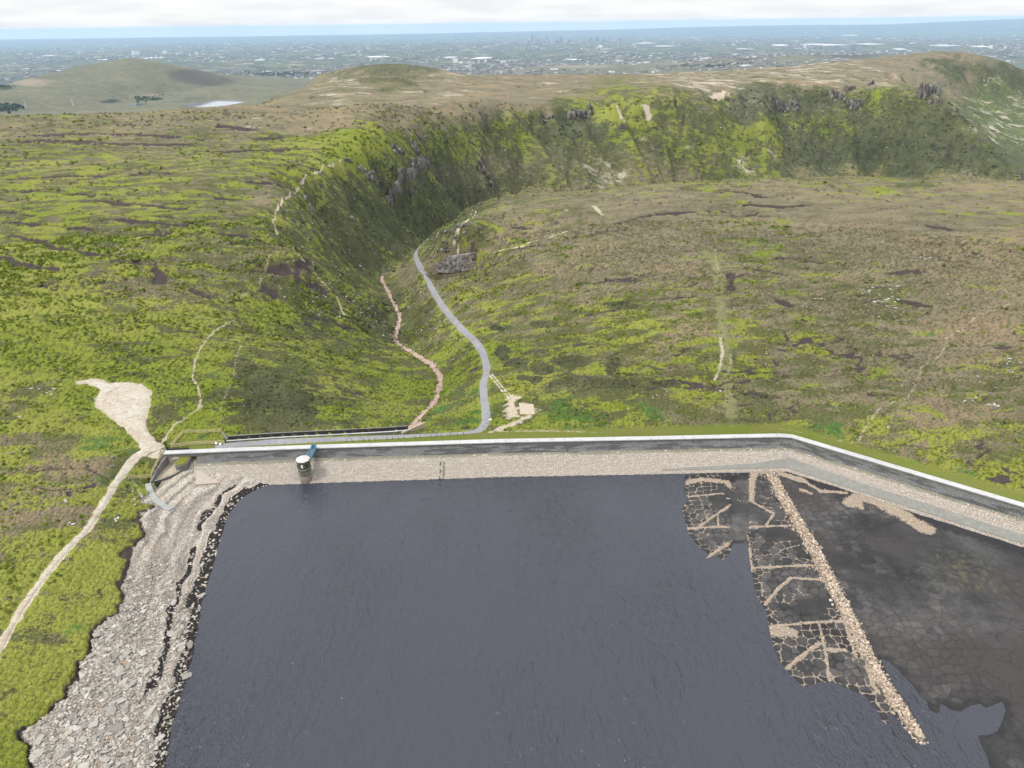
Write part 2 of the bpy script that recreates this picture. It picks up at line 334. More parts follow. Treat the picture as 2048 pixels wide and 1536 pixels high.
HAGS = [([(0, 358), (137, 350), (219, 348)], .9), ([(267, 348), (300, 343), (338, 344)], 1.0), ([(137, 387), (160, 386), (185, 392)], .9), ([(178, 401), (215, 404), (256, 408), (310, 411), (369, 418)], 1.1),
        ([(212, 438), (250, 438), (290, 442), (330, 446), (376, 447)], 1.3), ([(27, 443), (82, 449)], 1.0), ([(146, 455), (192, 458)], 1.2), ([(288, 467), (329, 468)], 1.1), ([(445, 467), (490, 471)], 1.1), ([(0, 421), (30, 424)], .8),
        ([(24, 470), (82, 480), (110, 494), (137, 497), (164, 501), (208, 510)], .8), ([(232, 518), (262, 524), (290, 528), (310, 532), (322, 545), (318, 565)], 1.0), ([(0, 512), (34, 522), (62, 531), (95, 534), (113, 539)], 1.0),
        ([(80, 270), (135, 267), (190, 265), (245, 266), (280, 267), (350, 272)], 1.2), ([(50, 282), (130, 281), (210, 285), (290, 286), (370, 287)], 1.3), ([(425, 302), (500, 300), (595, 297)], 1.2), ([(520, 278), (560, 276)], 1.2),
        ([(55, 380), (70, 379)], 1), ([(440, 252), (500, 258)], 1.5), ([(440, 396), (480, 400)], 1.2), ([(500, 365), (560, 370)], 1.0), ([(510, 545), (540, 540), (575, 545), (600, 560)], 1.5), ([(530, 585), (550, 592)], 1.6), ([(600, 565), (640, 580)], 1.4),
        ([(380, 580), (415, 592)], 1.2), ([(300, 430), (340, 432)], .9), ([(620, 520), (600, 540), (590, 560)], 1.2),
        ([(1240, 445), (1300, 430), (1385, 422)], 1.1), ([(1010, 495), (1050, 492), (1075, 488)], 1.0), ([(1150, 475), (1210, 462), (1260, 458)], .9), ([(1190, 566), (1250, 556)], .8), ([(1490, 408), (1560, 412), (1610, 410)], 1.1),
        ([(1320, 598), (1390, 592)], .7), ([(1560, 512), (1640, 524)], .9), ([(1500, 535), (1560, 545)], .9), ([(1790, 545), (1830, 540)], 1.2), ([(1800, 600), (1860, 612)], 1.2), ([(1560, 600), (1580, 612)], 1.0), ([(1462, 545), (1465, 580)], .7),
        ([(1440, 380), (1500, 386), (1525, 392)], 1.0), ([(1860, 452), (1900, 458)], 1.3), ([(1180, 628), (1240, 618)], .7), ([(1340, 760), (1400, 768)], 1.0), ([(1466, 745), (1486, 747)], 1.3), ([(1480, 788), (1520, 786)], .7), ([(1740, 790), (1790, 790)], .7),
        ([(62, 1560), (63, 1500), (70, 1470), (100, 1448), (122, 1410), (146, 1375)], .75), ([(150, 1362), (170, 1335), (190, 1278)], .7), ([(246, 1108), (262, 1100)], 1.4), ([(238, 1165), (255, 1158)], .8), ([(272, 1040), (290, 1030)], .9)]
HAGS = [(hits(a), w) for a, w in HAGS]
# gullies that cut the valley walls (photo line, depth, half width)
GULLIES = [([(735, 318), (785, 372), (835, 420), (880, 458)], 24, 20), ([(868, 325), (905, 362), (955, 402)], 17, 19), ([(640, 420), (690, 480), (740, 540)], 4, 11), ([(620, 470), (670, 520), (740, 580)], 3.5, 10), ([(690, 390), (750, 455), (800, 505)], 6, 11), ([(760, 330), (830, 385), (900, 440)], -7, 14),
           ([(1418, 205), (1390, 250), (1380, 300), (1400, 355)], 22, 40), ([(1960, 160), (2010, 200), (2048, 230)], 12, 60), ([(1890, 120), (1920, 180), (1990, 250)], 12, 60)]
_rim = [(575, 425), (600, 385), (650, 345), (700, 322), (760, 302), (820, 275), (880, 253), (950, 240), (1020, 230), (1100, 217), (1180, 210), (1260, 210), (1340, 216), (1460, 200), (1540, 190), (1620, 184), (1700, 180), (1770, 186), (1840, 196)]
_foot = [(745, 570), (765, 545), (800, 510), (850, 470), (890, 440), (940, 412), (1000, 385), (1070, 378), (1140, 372), (1210, 368), (1270, 362), (1330, 360), (1390, 358), (1470, 352), (1560, 350), (1650, 350), (1740, 348), (1840, 348), (1950, 345)]
_rg = random.Random(5)
for t in np.arange(.3, len(_rim) - 1.2, .42):
    t = t + _rg.uniform(-.14, .14); i = int(t); f = t - i; ra = np.array(_rim[i]) * (1 - f) + np.array(_rim[i + 1]) * f; t2 = min(max(t + _rg.uniform(-.25, .25), 0), len(_foot) - 1.001); j = int(t2); g = t2 - j; fo = np.array(_foot[j]) * (1 - g) + np.array(_foot[j + 1]) * g
    md = ra * .5 + fo * .5 + [_rg.uniform(-6, 6), _rg.uniform(-3, 3)]; sc = .75 if t < 4 else 1.0
    GULLIES.append(([tuple(ra), tuple(md), tuple(fo)], _rg.choice([4, 7, 10, 14]) * sc * (1 if _rg.random() < .75 else -.7), _rg.uniform(9, 20) * (.55 if t < 4 else 1.0)))
GULLIES = [(hits(a), d, w) for a, d, w in GULLIES]
TANS = [([(1368, 991), (1446, 988)], .35), ([(1392, 1056), (1425, 1034), (1462, 1010)], .5), ([(1376, 1054), (1460, 1053)], .5), ([(1490, 1053), (1610, 1052)], .4), ([(1408, 1118), (1462, 1081)], .6), ([(1455, 998), (1500, 1002), (1548, 1028), (1532, 1052)], .45), ([(1504, 1133), (1622, 1132)], .5), ([(1530, 1207), (1555, 1178), (1582, 1156)], .5),
        ([(1535, 1250), (1610, 1246), (1690, 1243)], .45), ([(1575, 1334), (1605, 1310), (1636, 1288)], .55), ([(1638, 1250), (1650, 1300), (1660, 1358)], .4), ([(1436, 1030), (1436, 1052)], .3), ([(1582, 1156), (1640, 1160), (1665, 1180)], .4), ([(1655, 1170), (1665, 1200), (1690, 1225)], .35),
        ([(1372, 964), (1400, 960), (1450, 966), (1470, 980)], 1.2), ([(1508, 945), (1503, 970), (1500, 1000)], 1.3), ([(1494, 1060), (1500, 1100), (1503, 1140)], .5), ([(1541, 1258), (1580, 1262)], 2.0), ([(1690, 1248), (1712, 1310)], .4), ([(1735, 1335), (1748, 1370), (1760, 1385)], .5), ([(1655, 1300), (1690, 1300)], .5),
        ([(1600, 960), (1640, 985), (1690, 990)], .8), ([(1510, 945), (1560, 950), (1600, 962)], 1.5), ([(1600, 980), (1620, 988)], .7), ([(1700, 1010), (1715, 1000), (1740, 1000), (1800, 1030), (1850, 1060)], 2.8), ([(1700, 1008), (1720, 1018)], 1.2)]
TANS = [(w0(a, .5), w) for a, w in TANS]
TROUGH = w0([(1480, 965), (1480, 1020), (1479, 1092)], .2)
SPILL = np.array([P(334, 913, 3.0), P(303, 961, 2.6), P(322, 957, 2.6), P(342, 950, 2.6), P(358, 941, 2.6), P(374, 928, 2.8), P(380, 915, 3.0), P(380, 899, 3.0), P(333, 902, 3.0)])
ENCL = np.array([P(342, 892.5, 5.1), P(449, 886, 5.0), P(444, 866, 5.0), P(368, 871.5, 5.2)])
PAD_POLY = hits([(1038, 808), (1067, 808), (1070, 828), (1040, 829.5)]); PAD_Z = float(PAD_POLY[:, 2].mean())
QMID = P(908, 541, -22.5)
CHAN = catmull(np.array([P(455, 879, 5.0), P(560, 872, 4.8), P(680, 866, 4.6), P(790, 860, 4.3), P(818, 857, 4.0)]), 2.0)

# ------------------------------------------------------------------ final height of the ground, and what covers it
def interp_w(par, L, tab): return np.interp(par / L, [t for t, _ in tab], [w for _, w in tab])
TURN_L = np.sum(np.linalg.norm(np.diff(TURN[:, :2], axis=0), axis=1))
def ground(x, y, full=False):
    r = np.hypot(x, y); z = field(x, y); near = r < 3700
    shp = x.shape; x = x.ravel(); y = y.ravel(); z = z.ravel().copy(); r = r.ravel()
    o = {k: np.zeros(x.shape) for k in ('hag', 'path', 'trail', 'bed', 'beach', 'tan', 'crack', 'wet', 'cell', 'stream', 'water', 'wall', 'dam', 'verge', 'gap', 'rib', 'tide')}
    big = fbm(x / 60, y / 60, 3, 4); mid = fbm(x / 9, y / 5.5, 11, 3); small = fbm(x / 2.1, y / 1.7, 23, 2)
    amp = np.ones(x.shape)
    for pl, dep, w in GULLIES:
        d, p = poly_dist(x, y, pl, w * 2.5)
        m = d < w * 2.5
        if m.any():
            L = np.sum(np.linalg.norm(np.diff(pl[:, :2], axis=0), axis=1))
            q_ = np.exp(-((d[m] + w * .5 * (mid[m] - .5)) / w) ** 2) * sstep(0, .12, p[m] / L) * (1 - .5 * sstep(.8, 1, p[m] / L)); z[m] -= dep * q_; o['rib'][m] += q_ * np.sign(dep) * min(1, abs(dep) / 7)
    wl_ = np.where((r > 330) & (r < 3300))[0]
    if len(wl_):
        xx, yy = x[wl_], y[wl_]; e = 12.0; b0_ = field(xx, yy); gx_, gy_ = (field(xx + e, yy) - b0_) / e, (field(xx, yy + e) - b0_) / e; sl = np.hypot(gx_, gy_); o['wall'][wl_] = sstep(.22, .5, sl)
        zl = sstep(60, -20, xx) * sstep(900, 760, yy) * (yy > 330)
        wp_ = (fbm(xx / 40, yy / 40, 171, 2) - .5)
        cL = fbm(yy / 17 + 1.6 * wp_, xx / 90 + 3, 173, 3); cF = fbm(xx / 42 + 1.8 * wp_ + yy / 260, yy / 210, 177, 3); cF2 = fbm(xx / 15 + wp_, yy / 90, 179, 2)
        rib = zl * (np.abs(cL - .5) * 2 - .25) * 7.0 + (1 - zl) * ((np.abs(cF - .5) * 2 - .25) * 10.0 + (cF2 - .5) * 7.0)
        z[wl_] += rib * o['wall'][wl_]
    dr, _ = poly_dist(x, y, ROADW, 8); road = sstep(3.6, 1.9, dr)
    dt, _ = poly_dist(x, y, TRACKW, 6); track = sstep(2.2, 1.1, dt)
    du_, pu_ = poly_dist(x, y, TURN, 12); tw = interp_w(pu_, TURN_L, TURN_W); turn = sstep(1.4, .2, du_ - tw)
    z = np.where(dr < 14, z * sstep(5, 14, dr) + field(x, y) * (1 - sstep(5, 14, dr)), z)
    whl = np.zeros(x.shape)
    for w_ in WHEEL: dwh, _ = poly_dist(x, y, w_, 4); whl = np.maximum(whl, sstep(1.6, .7, dwh))
    flat = np.maximum.reduce([road, track, turn]); amp *= 1 - whl
    dst, _ = poly_dist(x, y, STREAMW, 6); o['stream'] = sstep(1.35, .5, dst + (small - .5) * 1.9); z -= .7 * sstep(3, .6, dst)
    cdist = crest_dist(x, y)
    o['verge'] = sstep(-9, -7.5, cdist) * (cdist < 0) * 1.0
    amp *= (1 - flat) * (1 - sstep(-9, -6.5, cdist) * (cdist < 16))
    # water, bed and beach
    bm = inside(x, y, BED_POLY); db, _ = poly_dist(x, y, np.vstack([BED_POLY, BED_POLY[:1]]), 60)
    lake_side = (y < 235) & (cdist > 0) & (cdist < 1e5)
    bed = bm & (cdist > 0) & (cdist < 1e5)
    dw, _ = poly_dist(x, y, WL, 60); dsl, _ = poly_dist(x, y, SHL, 40)
    left_of = np.zeros(x.shape, bool); nm = (y < 200) & (y > 20) & (x < -20)
    if nm.any():
        xs = np.interp(y[nm], WL[:, 1], WL[:, 0]); left_of[nm] = x[nm] < xs
    landL = left_of | (cdist <= 0) | (cdist > 1e5)
    lake = lake_side & ~bed & ~landL & (y < 180) | ((y < 175) & (x > -60) & ~bed & ~landL)
    o['water'] = lake * 1.0
    # --- bed of mud
    if bed.any():
        b = bed; xb, yb = x[b], y[b]
        zz = np.minimum(.05 * db[b], .5) + .55 * sstep(4, 60, db[b]) + .5 * (fbm(xb / 14, yb / 14, 5, 3) - .5) * sstep(2, 12, db[b]) - .1
        wx, wy = xb + .9 * (fbm(xb / 1.8, yb / 1.8, 61, 3) - .5), yb + .9 * (fbm(xb / 1.8, yb / 1.8, 62, 3) - .5)
        f1, f2, idv = worley(wx / 2.0, wy / 2.0, 5); cr1 = sstep(.17, .04, f2 - f1); vx, vy = xb + 5.5 * (fbm(xb / 5, yb / 5, 63, 3) - .5), yb + 5.5 * (fbm(xb / 5, yb / 5, 64, 3) - .5); h1_, h2_, _ = worley(vx / 5.0 + 3, vy / 3.6, 8); cr3 = sstep(.075, .015, h2_ - h1_) * sstep(.35, .55, fbm(xb / 8, yb / 8, 65, 2))
        drb, prb = seg_dist(xb, yb, RUB)
        xr = np.interp(-yb, -RUB[:, 1], RUB[:, 0]); west = xb < xr
        g = fbm(xb / 9 + .6 * fbm(xb / 5, yb / 5, 73, 2), yb / 5.5, 72, 3); g2_ = fbm(xb / 4.2, yb / 6, 75, 3)
        dend = np.maximum(cr3, .7 * sstep(.014, .004, np.abs(g2_ - .47)))
        plates = np.where(west, sstep(.25, .42, fbm(xb / 11, yb / 11, 71, 2)), sstep(34, 18, drb) * sstep(.30, .45, fbm(xb / 12, yb / 12, 78, 2)))
        crack = np.maximum(cr1 * plates, np.where(west, 0, dend * (1 - plates)))
        zz += .12 * (1 - crack) - .06 + np.where(west, 0, (g - .5) * .5)
        idv = idv * plates
        tan = np.zeros(xb.shape)
        nz = fbm(xb / 1.1, yb / 1.1, 33, 3)
        for pl, w in TANS:
            d, _ = poly_dist(xb, yb, pl, 6); tan = np.maximum(tan, sstep(w * 1.15, w * .35, d + (nz - .5) * .9 * w ** .5))
        tan2 = west * cr1 * np.maximum(sstep(.47, .56, fbm(xb / 5, yb / 5, 82, 2)), sstep(3.5, 2, db[b])) * .8
        wr = np.interp(prb, [0, 20, 60, 95, 125], [1.5, 1.6, 1.5, 1.15, .4])
        rub = sstep(wr * 1.3, wr * .6, drb + (nz - .5) * 1.0)
        zz += .85 * rub * (.5 + .6 * nz) + .2 * tan * (.4 + nz)
        dt_, pt_ = poly_dist(xb, yb, TROUGH, 8); tr = sstep(2.6, 1.9, dt_); zz = zz * (1 - tr) + tr * (.35 - .016 * pt_); tan *= 1 - tr; crack *= 1 - tr; tan2 *= 1 - tr
        zz += np.minimum(.9, .05 * np.maximum(0, 22 - cdist[b])) * (1 - tr) * sstep(0, 1, db[b])
        z[b] = np.maximum(zz, .03 + .02 * np.minimum(db[b], 1)) + .0
        o['bed'][b] = 1; o['tan'][b] = np.maximum.reduce([tan, tan2, rub]); o['crack'][b] = np.where(west, crack * (1 - tan2), crack); o['cell'][b] = idv
        o['wet'][b] = np.maximum(sstep(2.2, .2, db[b] + (nz - .5) * 2) * .8, .85 * sstep(15.5, 13.5, cdist[b] + (nz - .5) * 3)) * (1 - rub) * (1 - .8 * tan)
        amp[b] = 0
    # --- stony beach on the left
    between = left_of & nm & (cdist > 0) & (cdist < 1e5)
    xl = np.interp(y, SHL[:, 1], SHL[:, 0]); mm = small * 1.0
    xl = xl + (fbm(y / 3.0, y * 0 + x / 30, 91, 3) - .5) * 4.2 + (fbm(y / 9.0, x / 60, 92, 2) - .5) * 4.5
    beach = between & (x > xl) & (y < SHL[-1, 1] + 1.5)
    apron = between & (y >= SHL[-1, 1] + 1.0) & (x > P(300, 985, 3)[0])
    beach |= apron
    if beach.any():
        b = beach; q = dw[b]; sv = np.interp(y[b], WL[:, 1], np.arange(len(WL)))
        zz = .02 + q * .145 + .14 * (fbm(x[b] / 1.6, y[b] / 1.6, 37, 3) - .5) * np.minimum(1, q)
        nz = fbm(x[b] / 2.2, y[b] / 4.5, 55, 3)
        k1 = q + (nz - .5) * 2.6
        zz += .22 * sstep(2.6, 3.0, k1) + .2 * sstep(5.6, 6.0, k1)
        z[b] = np.where(apron[b], np.minimum(zz, z[b]), np.minimum(zz, 4.2)); o['beach'][b] = 1
        gap = sstep(.28, .46, fbm(x[b] / 7, y[b] / 9, 66, 2))
        o['wet'][b] = np.maximum(sstep(2.9, 2.3, k1), sstep(4.7, 5.1, k1) * sstep(6.3, 5.9, k1) * gap)
        amp[b] = 0; o['tide'][b] = fbm(k1 / 1.1, y[b] / 22 + x[b] / 40, 58, 3)
    edge = (left_of & nm & ~beach & (cdist > 0))
    de = np.abs(x - xl); o['hag'] = np.maximum(o['hag'], edge * sstep(.75, .25, de + (small - .5) * .5))
    z = np.where(edge & (de < 6), np.maximum(z, 3.0 + 0 * z) + .35 * sstep(.3, .9, de), z)
    # --- lake floor
    z = np.where(lake, -.12 - .12 * np.minimum(np.minimum(dw, np.where(bm, 0, db)), 40), z)
    amp = np.where(lake, 0, amp)
    # --- dam seat, spillway basin, enclosure
    slope = 4.7 - .5 * cdist
    z = np.where((cdist >= -.2) & (cdist < 11) & ~beach, np.minimum(z, slope - .8), z)
    z = np.where((cdist < .2) & (cdist > -1.9), np.minimum(z, 4.2), z)
    z = np.where((cdist <= -1.9) & (cdist > -9), z * (1 - sstep(-9, -6, cdist)) + 5.0 * sstep(-9, -6, cdist), z)
    o['dam'] = ((cdist > -1.9) & (cdist < 11)) * 1.0
    ms = inside(x, y, SPILL); z = np.where(ms, 2.2, z); amp = np.where(ms, 0, amp)
    dch, _ = poly_dist(x, y, CHAN, 6); z = np.where(dch < .95, np.minimum(z, 2.6), z); amp = np.where(dch < 3, amp * sstep(1, 3, dch), amp)
    mp = inside(x, y, PAD_POLY); dpd, _ = poly_dist(x, y, np.vstack([PAD_POLY, PAD_POLY[:1]]), 5); kp = np.where(mp, 1., sstep(4, .5, dpd)); z = z * (1 - kp) + kp * PAD_Z; amp = amp * (1 - kp)
    # --- peat hags, paths
    for pl, w in HAGS:
        rr_ = np.hypot(pl[0][0], pl[0][1]); w = w * max(.9, rr_ / 290) * (1.6 if rr_ > 230 else 1.0)
        d, p = poly_dist(x, y, pl, w * 5); m = d < w * 4
        if m.any():
            o['hag'][m] = np.maximum(o['hag'][m], sstep(w * 1.5, w * .7, d[m] + (mid[m] - .5) * 2.2 * w + (small[m] - .5) * 1.2 * w))
    st = fbm(x / 22 + .25 * big, y / 7.0, 101, 3)            # long thin breaks along the slope
    o['hag'] = np.maximum(o['hag'], .9 * sstep(.04, .012, np.abs(st - .5)) * sstep(.56, .7, fbm(x / 50, y / 34, 103, 2)) * (r > 190))
    for pl, w, s in PATHSW:
        d, p = poly_dist(x, y, pl, w * 4); m = d < w * 3
        if m.any(): o['path'][m] = np.maximum(o['path'][m], s * sstep(w * 1.5, w * .4, d[m] + (small[m] - .5) * 1.8 * w))
    dtr, _ = poly_dist(x, y, TRAIL, 8); o['trail'] = sstep(2.6, 1.0, dtr + (mid - .5) * 2)
    dlb, _ = poly_dist(x, y, LOBE, 8); o['path'] = np.maximum(o['path'], .9 * sstep(.7, 0, np.minimum(np.minimum(dt - .6, du_ - tw + .3), dlb - 2) + (small - .5) * 1.0))
    cl = (np.abs(x - QMID[0]) < 22) & (np.abs(y - QMID[1] - 3) < 5.5); amp = np.where(cl, amp * .3, amp); o['path'] = np.where(cl & (z < QMID[2] + 6.5), 0, o['path'])
    o['path'] *= (o['beach'] < .5); o['hag'] *= (1 - flat) * (1 - o['path']) * (o['beach'] < .5) * (o['bed'] < .5) * ((cdist > 14) | (cdist < -9.5)) * (1 - o['water'])
    o['hag'] = np.where(edge & (de < 2.2), np.maximum(o['hag'], sstep(1.25, .45, de + (small - .5) * .9)), o['hag'])
    z -= (.75 + .9 * sstep(220, 420, r)) * o['hag'] + .12 * o['path'] * (1 - flat)
    # --- tussocks and hummocks
    sc_ = np.clip(r / 300, .6, 3.0)
    fine = fbm(x / .8, y / .8, 29, 2)
    rel = (big - .5) * 3.0 * sstep(260, 600, r) + (mid - .5) * .75 + (small - .5) * .55 * sc_ ** .4 + (fine - .5) * .28
    q = (r < 520) & (amp > .05)
    if q.any():
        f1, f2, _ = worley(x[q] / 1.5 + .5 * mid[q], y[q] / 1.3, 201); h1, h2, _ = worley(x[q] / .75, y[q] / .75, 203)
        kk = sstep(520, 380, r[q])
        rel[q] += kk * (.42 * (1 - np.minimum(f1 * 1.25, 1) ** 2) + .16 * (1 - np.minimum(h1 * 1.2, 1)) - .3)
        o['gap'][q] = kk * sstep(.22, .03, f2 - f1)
    far = sstep(900, 1500, r)
    rel = rel + o['wall'] * (r > 330) * ((fbm(x / 13, y / 13, 125, 3) - .5) * 5.0)
    rel = rel + far * ((fbm(x / 34, y / 34, 121, 3) - .5) * 7)
    z += amp * rel
    z -= .28 * flat
    o['mid'] = mid; o['small'] = small; o['big'] = big
    if full: return z.reshape(shp), {k: v.reshape(shp) for k, v in o.items()}
    return z.reshape(shp)
PATHSW = [(hits(a), w * max(1., np.hypot(*hit(*a[0])[:2]) / 700), s) for a, w, s in PATHS]

# ------------------------------------------------------------------ plant cover: what grows where (photo pixel, then amounts)
#         moss brown dark bleach fern rock peat
COVER = np.array([
 (0, 250, .25, .6, 0, .15, 0, 0, 0), (300, 240, .2, .65, 0, .25, 0, 0, .05), (550, 240, .1, .75, 0, .3, 0, 0, .1), (100, 330, .5, .4, 0, .05, 0, 0, .1), (350, 320, .5, .35, 0, .1, 0, 0, .1), (600, 300, .65, .2, 0, .05, 0, 0, .1), (720, 290, .95, .05, 0, 0, 0, 0, 0),
 (50, 420, .6, .3, 0, 0, 0, 0, .1), (300, 430, .6, .3, 0, .05, 0, 0, .2), (480, 400, .5, .4, 0, 0, 0, 0, .15), (555, 400, .2, .75, 0, .1, 0, 0, 0), (50, 560, .75, .2, 0, 0, .1, 0, 0), (300, 560, .45, .5, 0, 0, 0, 0, .05), (480, 560, .35, .4, .2, 0, 0, 0, .35), (590, 560, .35, .3, .2, 0, 0, 0, .6),
 (100, 680, .8, .1, .15, 0, 0, 0, 0), (350, 680, .65, .2, .25, 0, 0, 0, .05), (550, 640, .6, .1, .25, 0, .1, 0, 0), (650, 600, .45, .1, .4, 0, 0, .1, .1), (600, 720, .5, 0, .35, 0, .25, 0, 0), (500, 780, .35, .1, .6, .05, .1, 0, .1), (560, 800, .3, 0, .75, 0, .1, 0, 0), (700, 760, .55, .15, .3, 0, .15, 0, 0), (750, 830, .6, .15, .2, .1, .15, 0, 0), (650, 840, .55, .1, .3, 0, .1, 0, 0),
 (400, 740, .7, .1, .15, 0, .1, 0, 0), (420, 850, .65, .25, .05, 0, .1, 0, 0), (100, 830, .7, .25, 0, 0, .1, 0, .05), (50, 950, .5, .45, 0, .1, 0, 0, 0), (100, 1020, .25, .75, 0, .2, 0, 0, .05), (200, 880, .6, .15, 0, 0, .3, 0, 0), (100, 1110, .6, .3, .1, 0, 0, 0, .05), (180, 1180, .78, .15, .05, 0, .1, 0, 0), (80, 1350, .72, .2, .1, 0, .15, 0, 0), (30, 1450, .74, .25, .1, 0, .05, 0, 0), (230, 1000, .7, 0, .15, 0, .3, 0, 0), (160, 960, .35, .6, 0, .1, 0, 0, 0),
 (650, 450, .45, .1, .6, 0, .05, .12, 0), (600, 420, .6, .1, .4, 0, 0, .15, 0), (750, 500, .35, .1, .65, 0, .1, .1, 0), (720, 400, .42, .1, .6, 0, .05, .1, 0), (850, 420, .25, .1, .75, 0, .15, .05, 0), (800, 320, .55, 0, .5, 0, .15, .3, 0), (900, 300, .6, .15, .4, .1, .1, .12, 0), (950, 345, .2, .45, .2, .25, .05, .35, 0), (780, 630, .3, .1, .6, 0, .05, .1, 0), (700, 620, .5, 0, .5, 0, 0, .15, 0), (900, 370, .1, .1, .85, 0, .1, .05, 0),
 (850, 640, .4, .4, .15, .1, .1, 0, 0), (910, 760, .6, .25, .05, .05, .25, 0, 0), (840, 560, .25, .65, .1, .1, 0, .05, 0), (900, 830, .55, .15, 0, .15, .4, 0, 0), (930, 700, .6, .3, 0, .1, .1, 0, 0),
 (1050, 260, .45, 0, .55, 0, .1, .1, 0), (1150, 255, .2, 0, .85, 0, 0, .25, 0), (1050, 330, .25, .35, .2, .2, .1, .3, 0), (1250, 335, .25, .35, .1, .5, .1, .1, 0), (1245, 245, .85, .1, 0, .05, .1, 0, 0), (1330, 230, .4, .3, .2, .1, .05, .15, 0), (1390, 300, .7, .1, .1, .15, .1, 0, 0), (1500, 205, .15, .1, .6, .1, 0, .45, 0), (1500, 260, .7, .1, .2, .1, .05, .05, 0), (1450, 330, .35, .2, .15, .5, .05, .1, 0), (1650, 235, .55, .1, .3, .1, .05, .1, 0), (1650, 310, .1, 0, .8, .1, .05, .3, 0), (1800, 310, .05, 0, 1, 0, 0, .1, 0), (1850, 240, .1, .3, .7, 0, 0, .1, 0), (1950, 310, 0, .15, .9, 0, .05, .05, 0), (1780, 200, .45, .1, .4, .1, 0, .15, 0), (1600, 205, .2, .1, .55, .1, 0, .4, 0),
 (2010, 260, .2, .3, .05, .55, .4, .05, 0), (1960, 210, .25, .3, .05, .5, .4, 0, 0), (2000, 180, .35, .35, .1, .4, .38, 0, 0), (1900, 130, .05, .3, .8, 0, 0, .05, 0), (1950, 135, 0, .4, .8, 0, 0, .05, 0), (2020, 150, .0, .4, .8, 0, 0, 0, 0), (1900, 112, 0, .95, 0, .2, 0, 0, .05), (1960, 120, 0, .9, .2, .1, 0, 0, 0), (2100, 150, 0, .5, .6, 0, 0, 0, 0), (1800, 140, 0, .95, 0, .25, 0, 0, .1), (1750, 155, 0, .8, 0, .5, 0, 0, .1), (1880, 165, .05, .8, .1, .1, .15, 0, 0),
 (600, 220, .1, .8, 0, .3, 0, 0, .05), (800, 225, .1, .85, 0, .2, 0, 0, .1), (700, 185, 0, .6, .1, .55, 0, 0, 0), (900, 180, 0, .7, 0, .45, 0, 0, .05), (780, 140, 0, .4, .6, .1, 0, 0, 0), (1100, 170, 0, .85, 0, .35, 0, 0, .1), (1400, 155, 0, .8, 0, .55, 0, 0, .1), (1000, 205, .05, .95, 0, .15, 0, 0, .15), (1600, 150, 0, .8, 0, .6, 0, 0, .05),
 (1050, 450, .3, .6, .1, .1, 0, 0, .1), (1300, 420, .12, .85, 0, .1, 0, 0, .1), (1600, 400, .15, .8, 0, .12, 0, 0, .1), (1900, 390, .3, .7, 0, .05, 0, 0, .05), (1300, 370, .4, .6, 0, 0, 0, 0, .05), (1700, 370, .4, .6, 0, 0, 0, 0, .05), (1750, 480, .05, .95, 0, .15, 0, 0, 0), (1300, 500, .12, .85, .05, .15, 0, 0, .15), (1200, 570, .3, .6, .15, .05, 0, 0, .1), (1500, 560, .35, .5, .15, .05, 0, 0, .25), (1000, 600, .4, .45, .15, .1, .05, 0, .05), (1250, 650, .65, .2, .05, .05, .15, 0, 0), (1340, 680, .4, .6, 0, .05, 0, 0, 0),
 (1130, 740, .5, .2, .3, 0, 0, 0, .05), (1240, 765, .45, .2, .3, 0, 0, 0, .05), (1040, 760, .65, .15, .2, .1, .1, 0, 0), (1400, 740, .55, .3, .1, .05, 0, 0, .15), (1150, 830, .5, 0, .05, .15, .5, 0, 0), (1300, 840, .4, .15, .05, .35, .3, 0, 0), (1500, 820, .4, .35, .35, .05, .1, 0, .05), (1600, 720, .4, .5, .2, .1, 0, 0, .1), (1800, 690, .25, .65, .1, .1, 0, 0, .05), (1950, 620, .15, .8, .05, .1, 0, 0, .05), (1750, 600, .3, .45, .3, .1, 0, 0, .35), (2000, 760, .4, .45, .1, .1, .1, 0, .05), (1750, 820, .4, .45, .25, .05, 0, 0, .05), (1900, 880, .5, .4, .05, .05, .2, 0, 0), (2020, 960, .8, .1, 0, 0, .15, 0, 0), (1650, 880, .5, .2, .1, 0, .5, 0, 0), (1400, 860, .5, .4, 0, .1, .1, 0, 0), (1850, 830, .3, .7, 0, .05, 0, 0, 0)])
def cover(px, py):
    px = np.clip(px, -300, 2350); py = np.clip(py, 100, 1600)
    num = np.zeros(px.shape + (7,)); den = np.zeros(px.shape)
    for a in COVER:
        s = 1.0 if a[1] > 400 else 1.7
        d2 = ((px - a[0]) / 1.3) ** 2 + ((py - a[1]) * s) ** 2 + 260.
        w = 1.0 / d2 ** 1.9
        den += w; num += w[..., None] * a[2:]
    r_ = num / den[..., None]; r_[..., 0] -= .12 * sstep(520, 420, py) * sstep(700, 600, px) * (py > 235); r_[..., 0] -= .10 * sstep(980, 1060, px) * (py > 365) * (py < 840)
    return r_
DARKS = [(1003, 703, 14, 16), (1030, 728, 30, 8), (1085, 738, 26, 9), (1145, 722, 36, 13), (1160, 765, 60, 11), (1235, 768, 45, 12), (1228, 728, 14, 26), (1060, 757, 25, 7), (560, 800, 66, 24), (520, 772, 28, 18), (610, 825, 30, 12), (1330, 765, 30, 7), (1510, 790, 30, 8), (1240, 610, 40, 7), (1090, 650, 34, 7), (1000, 655, 22, 7)]

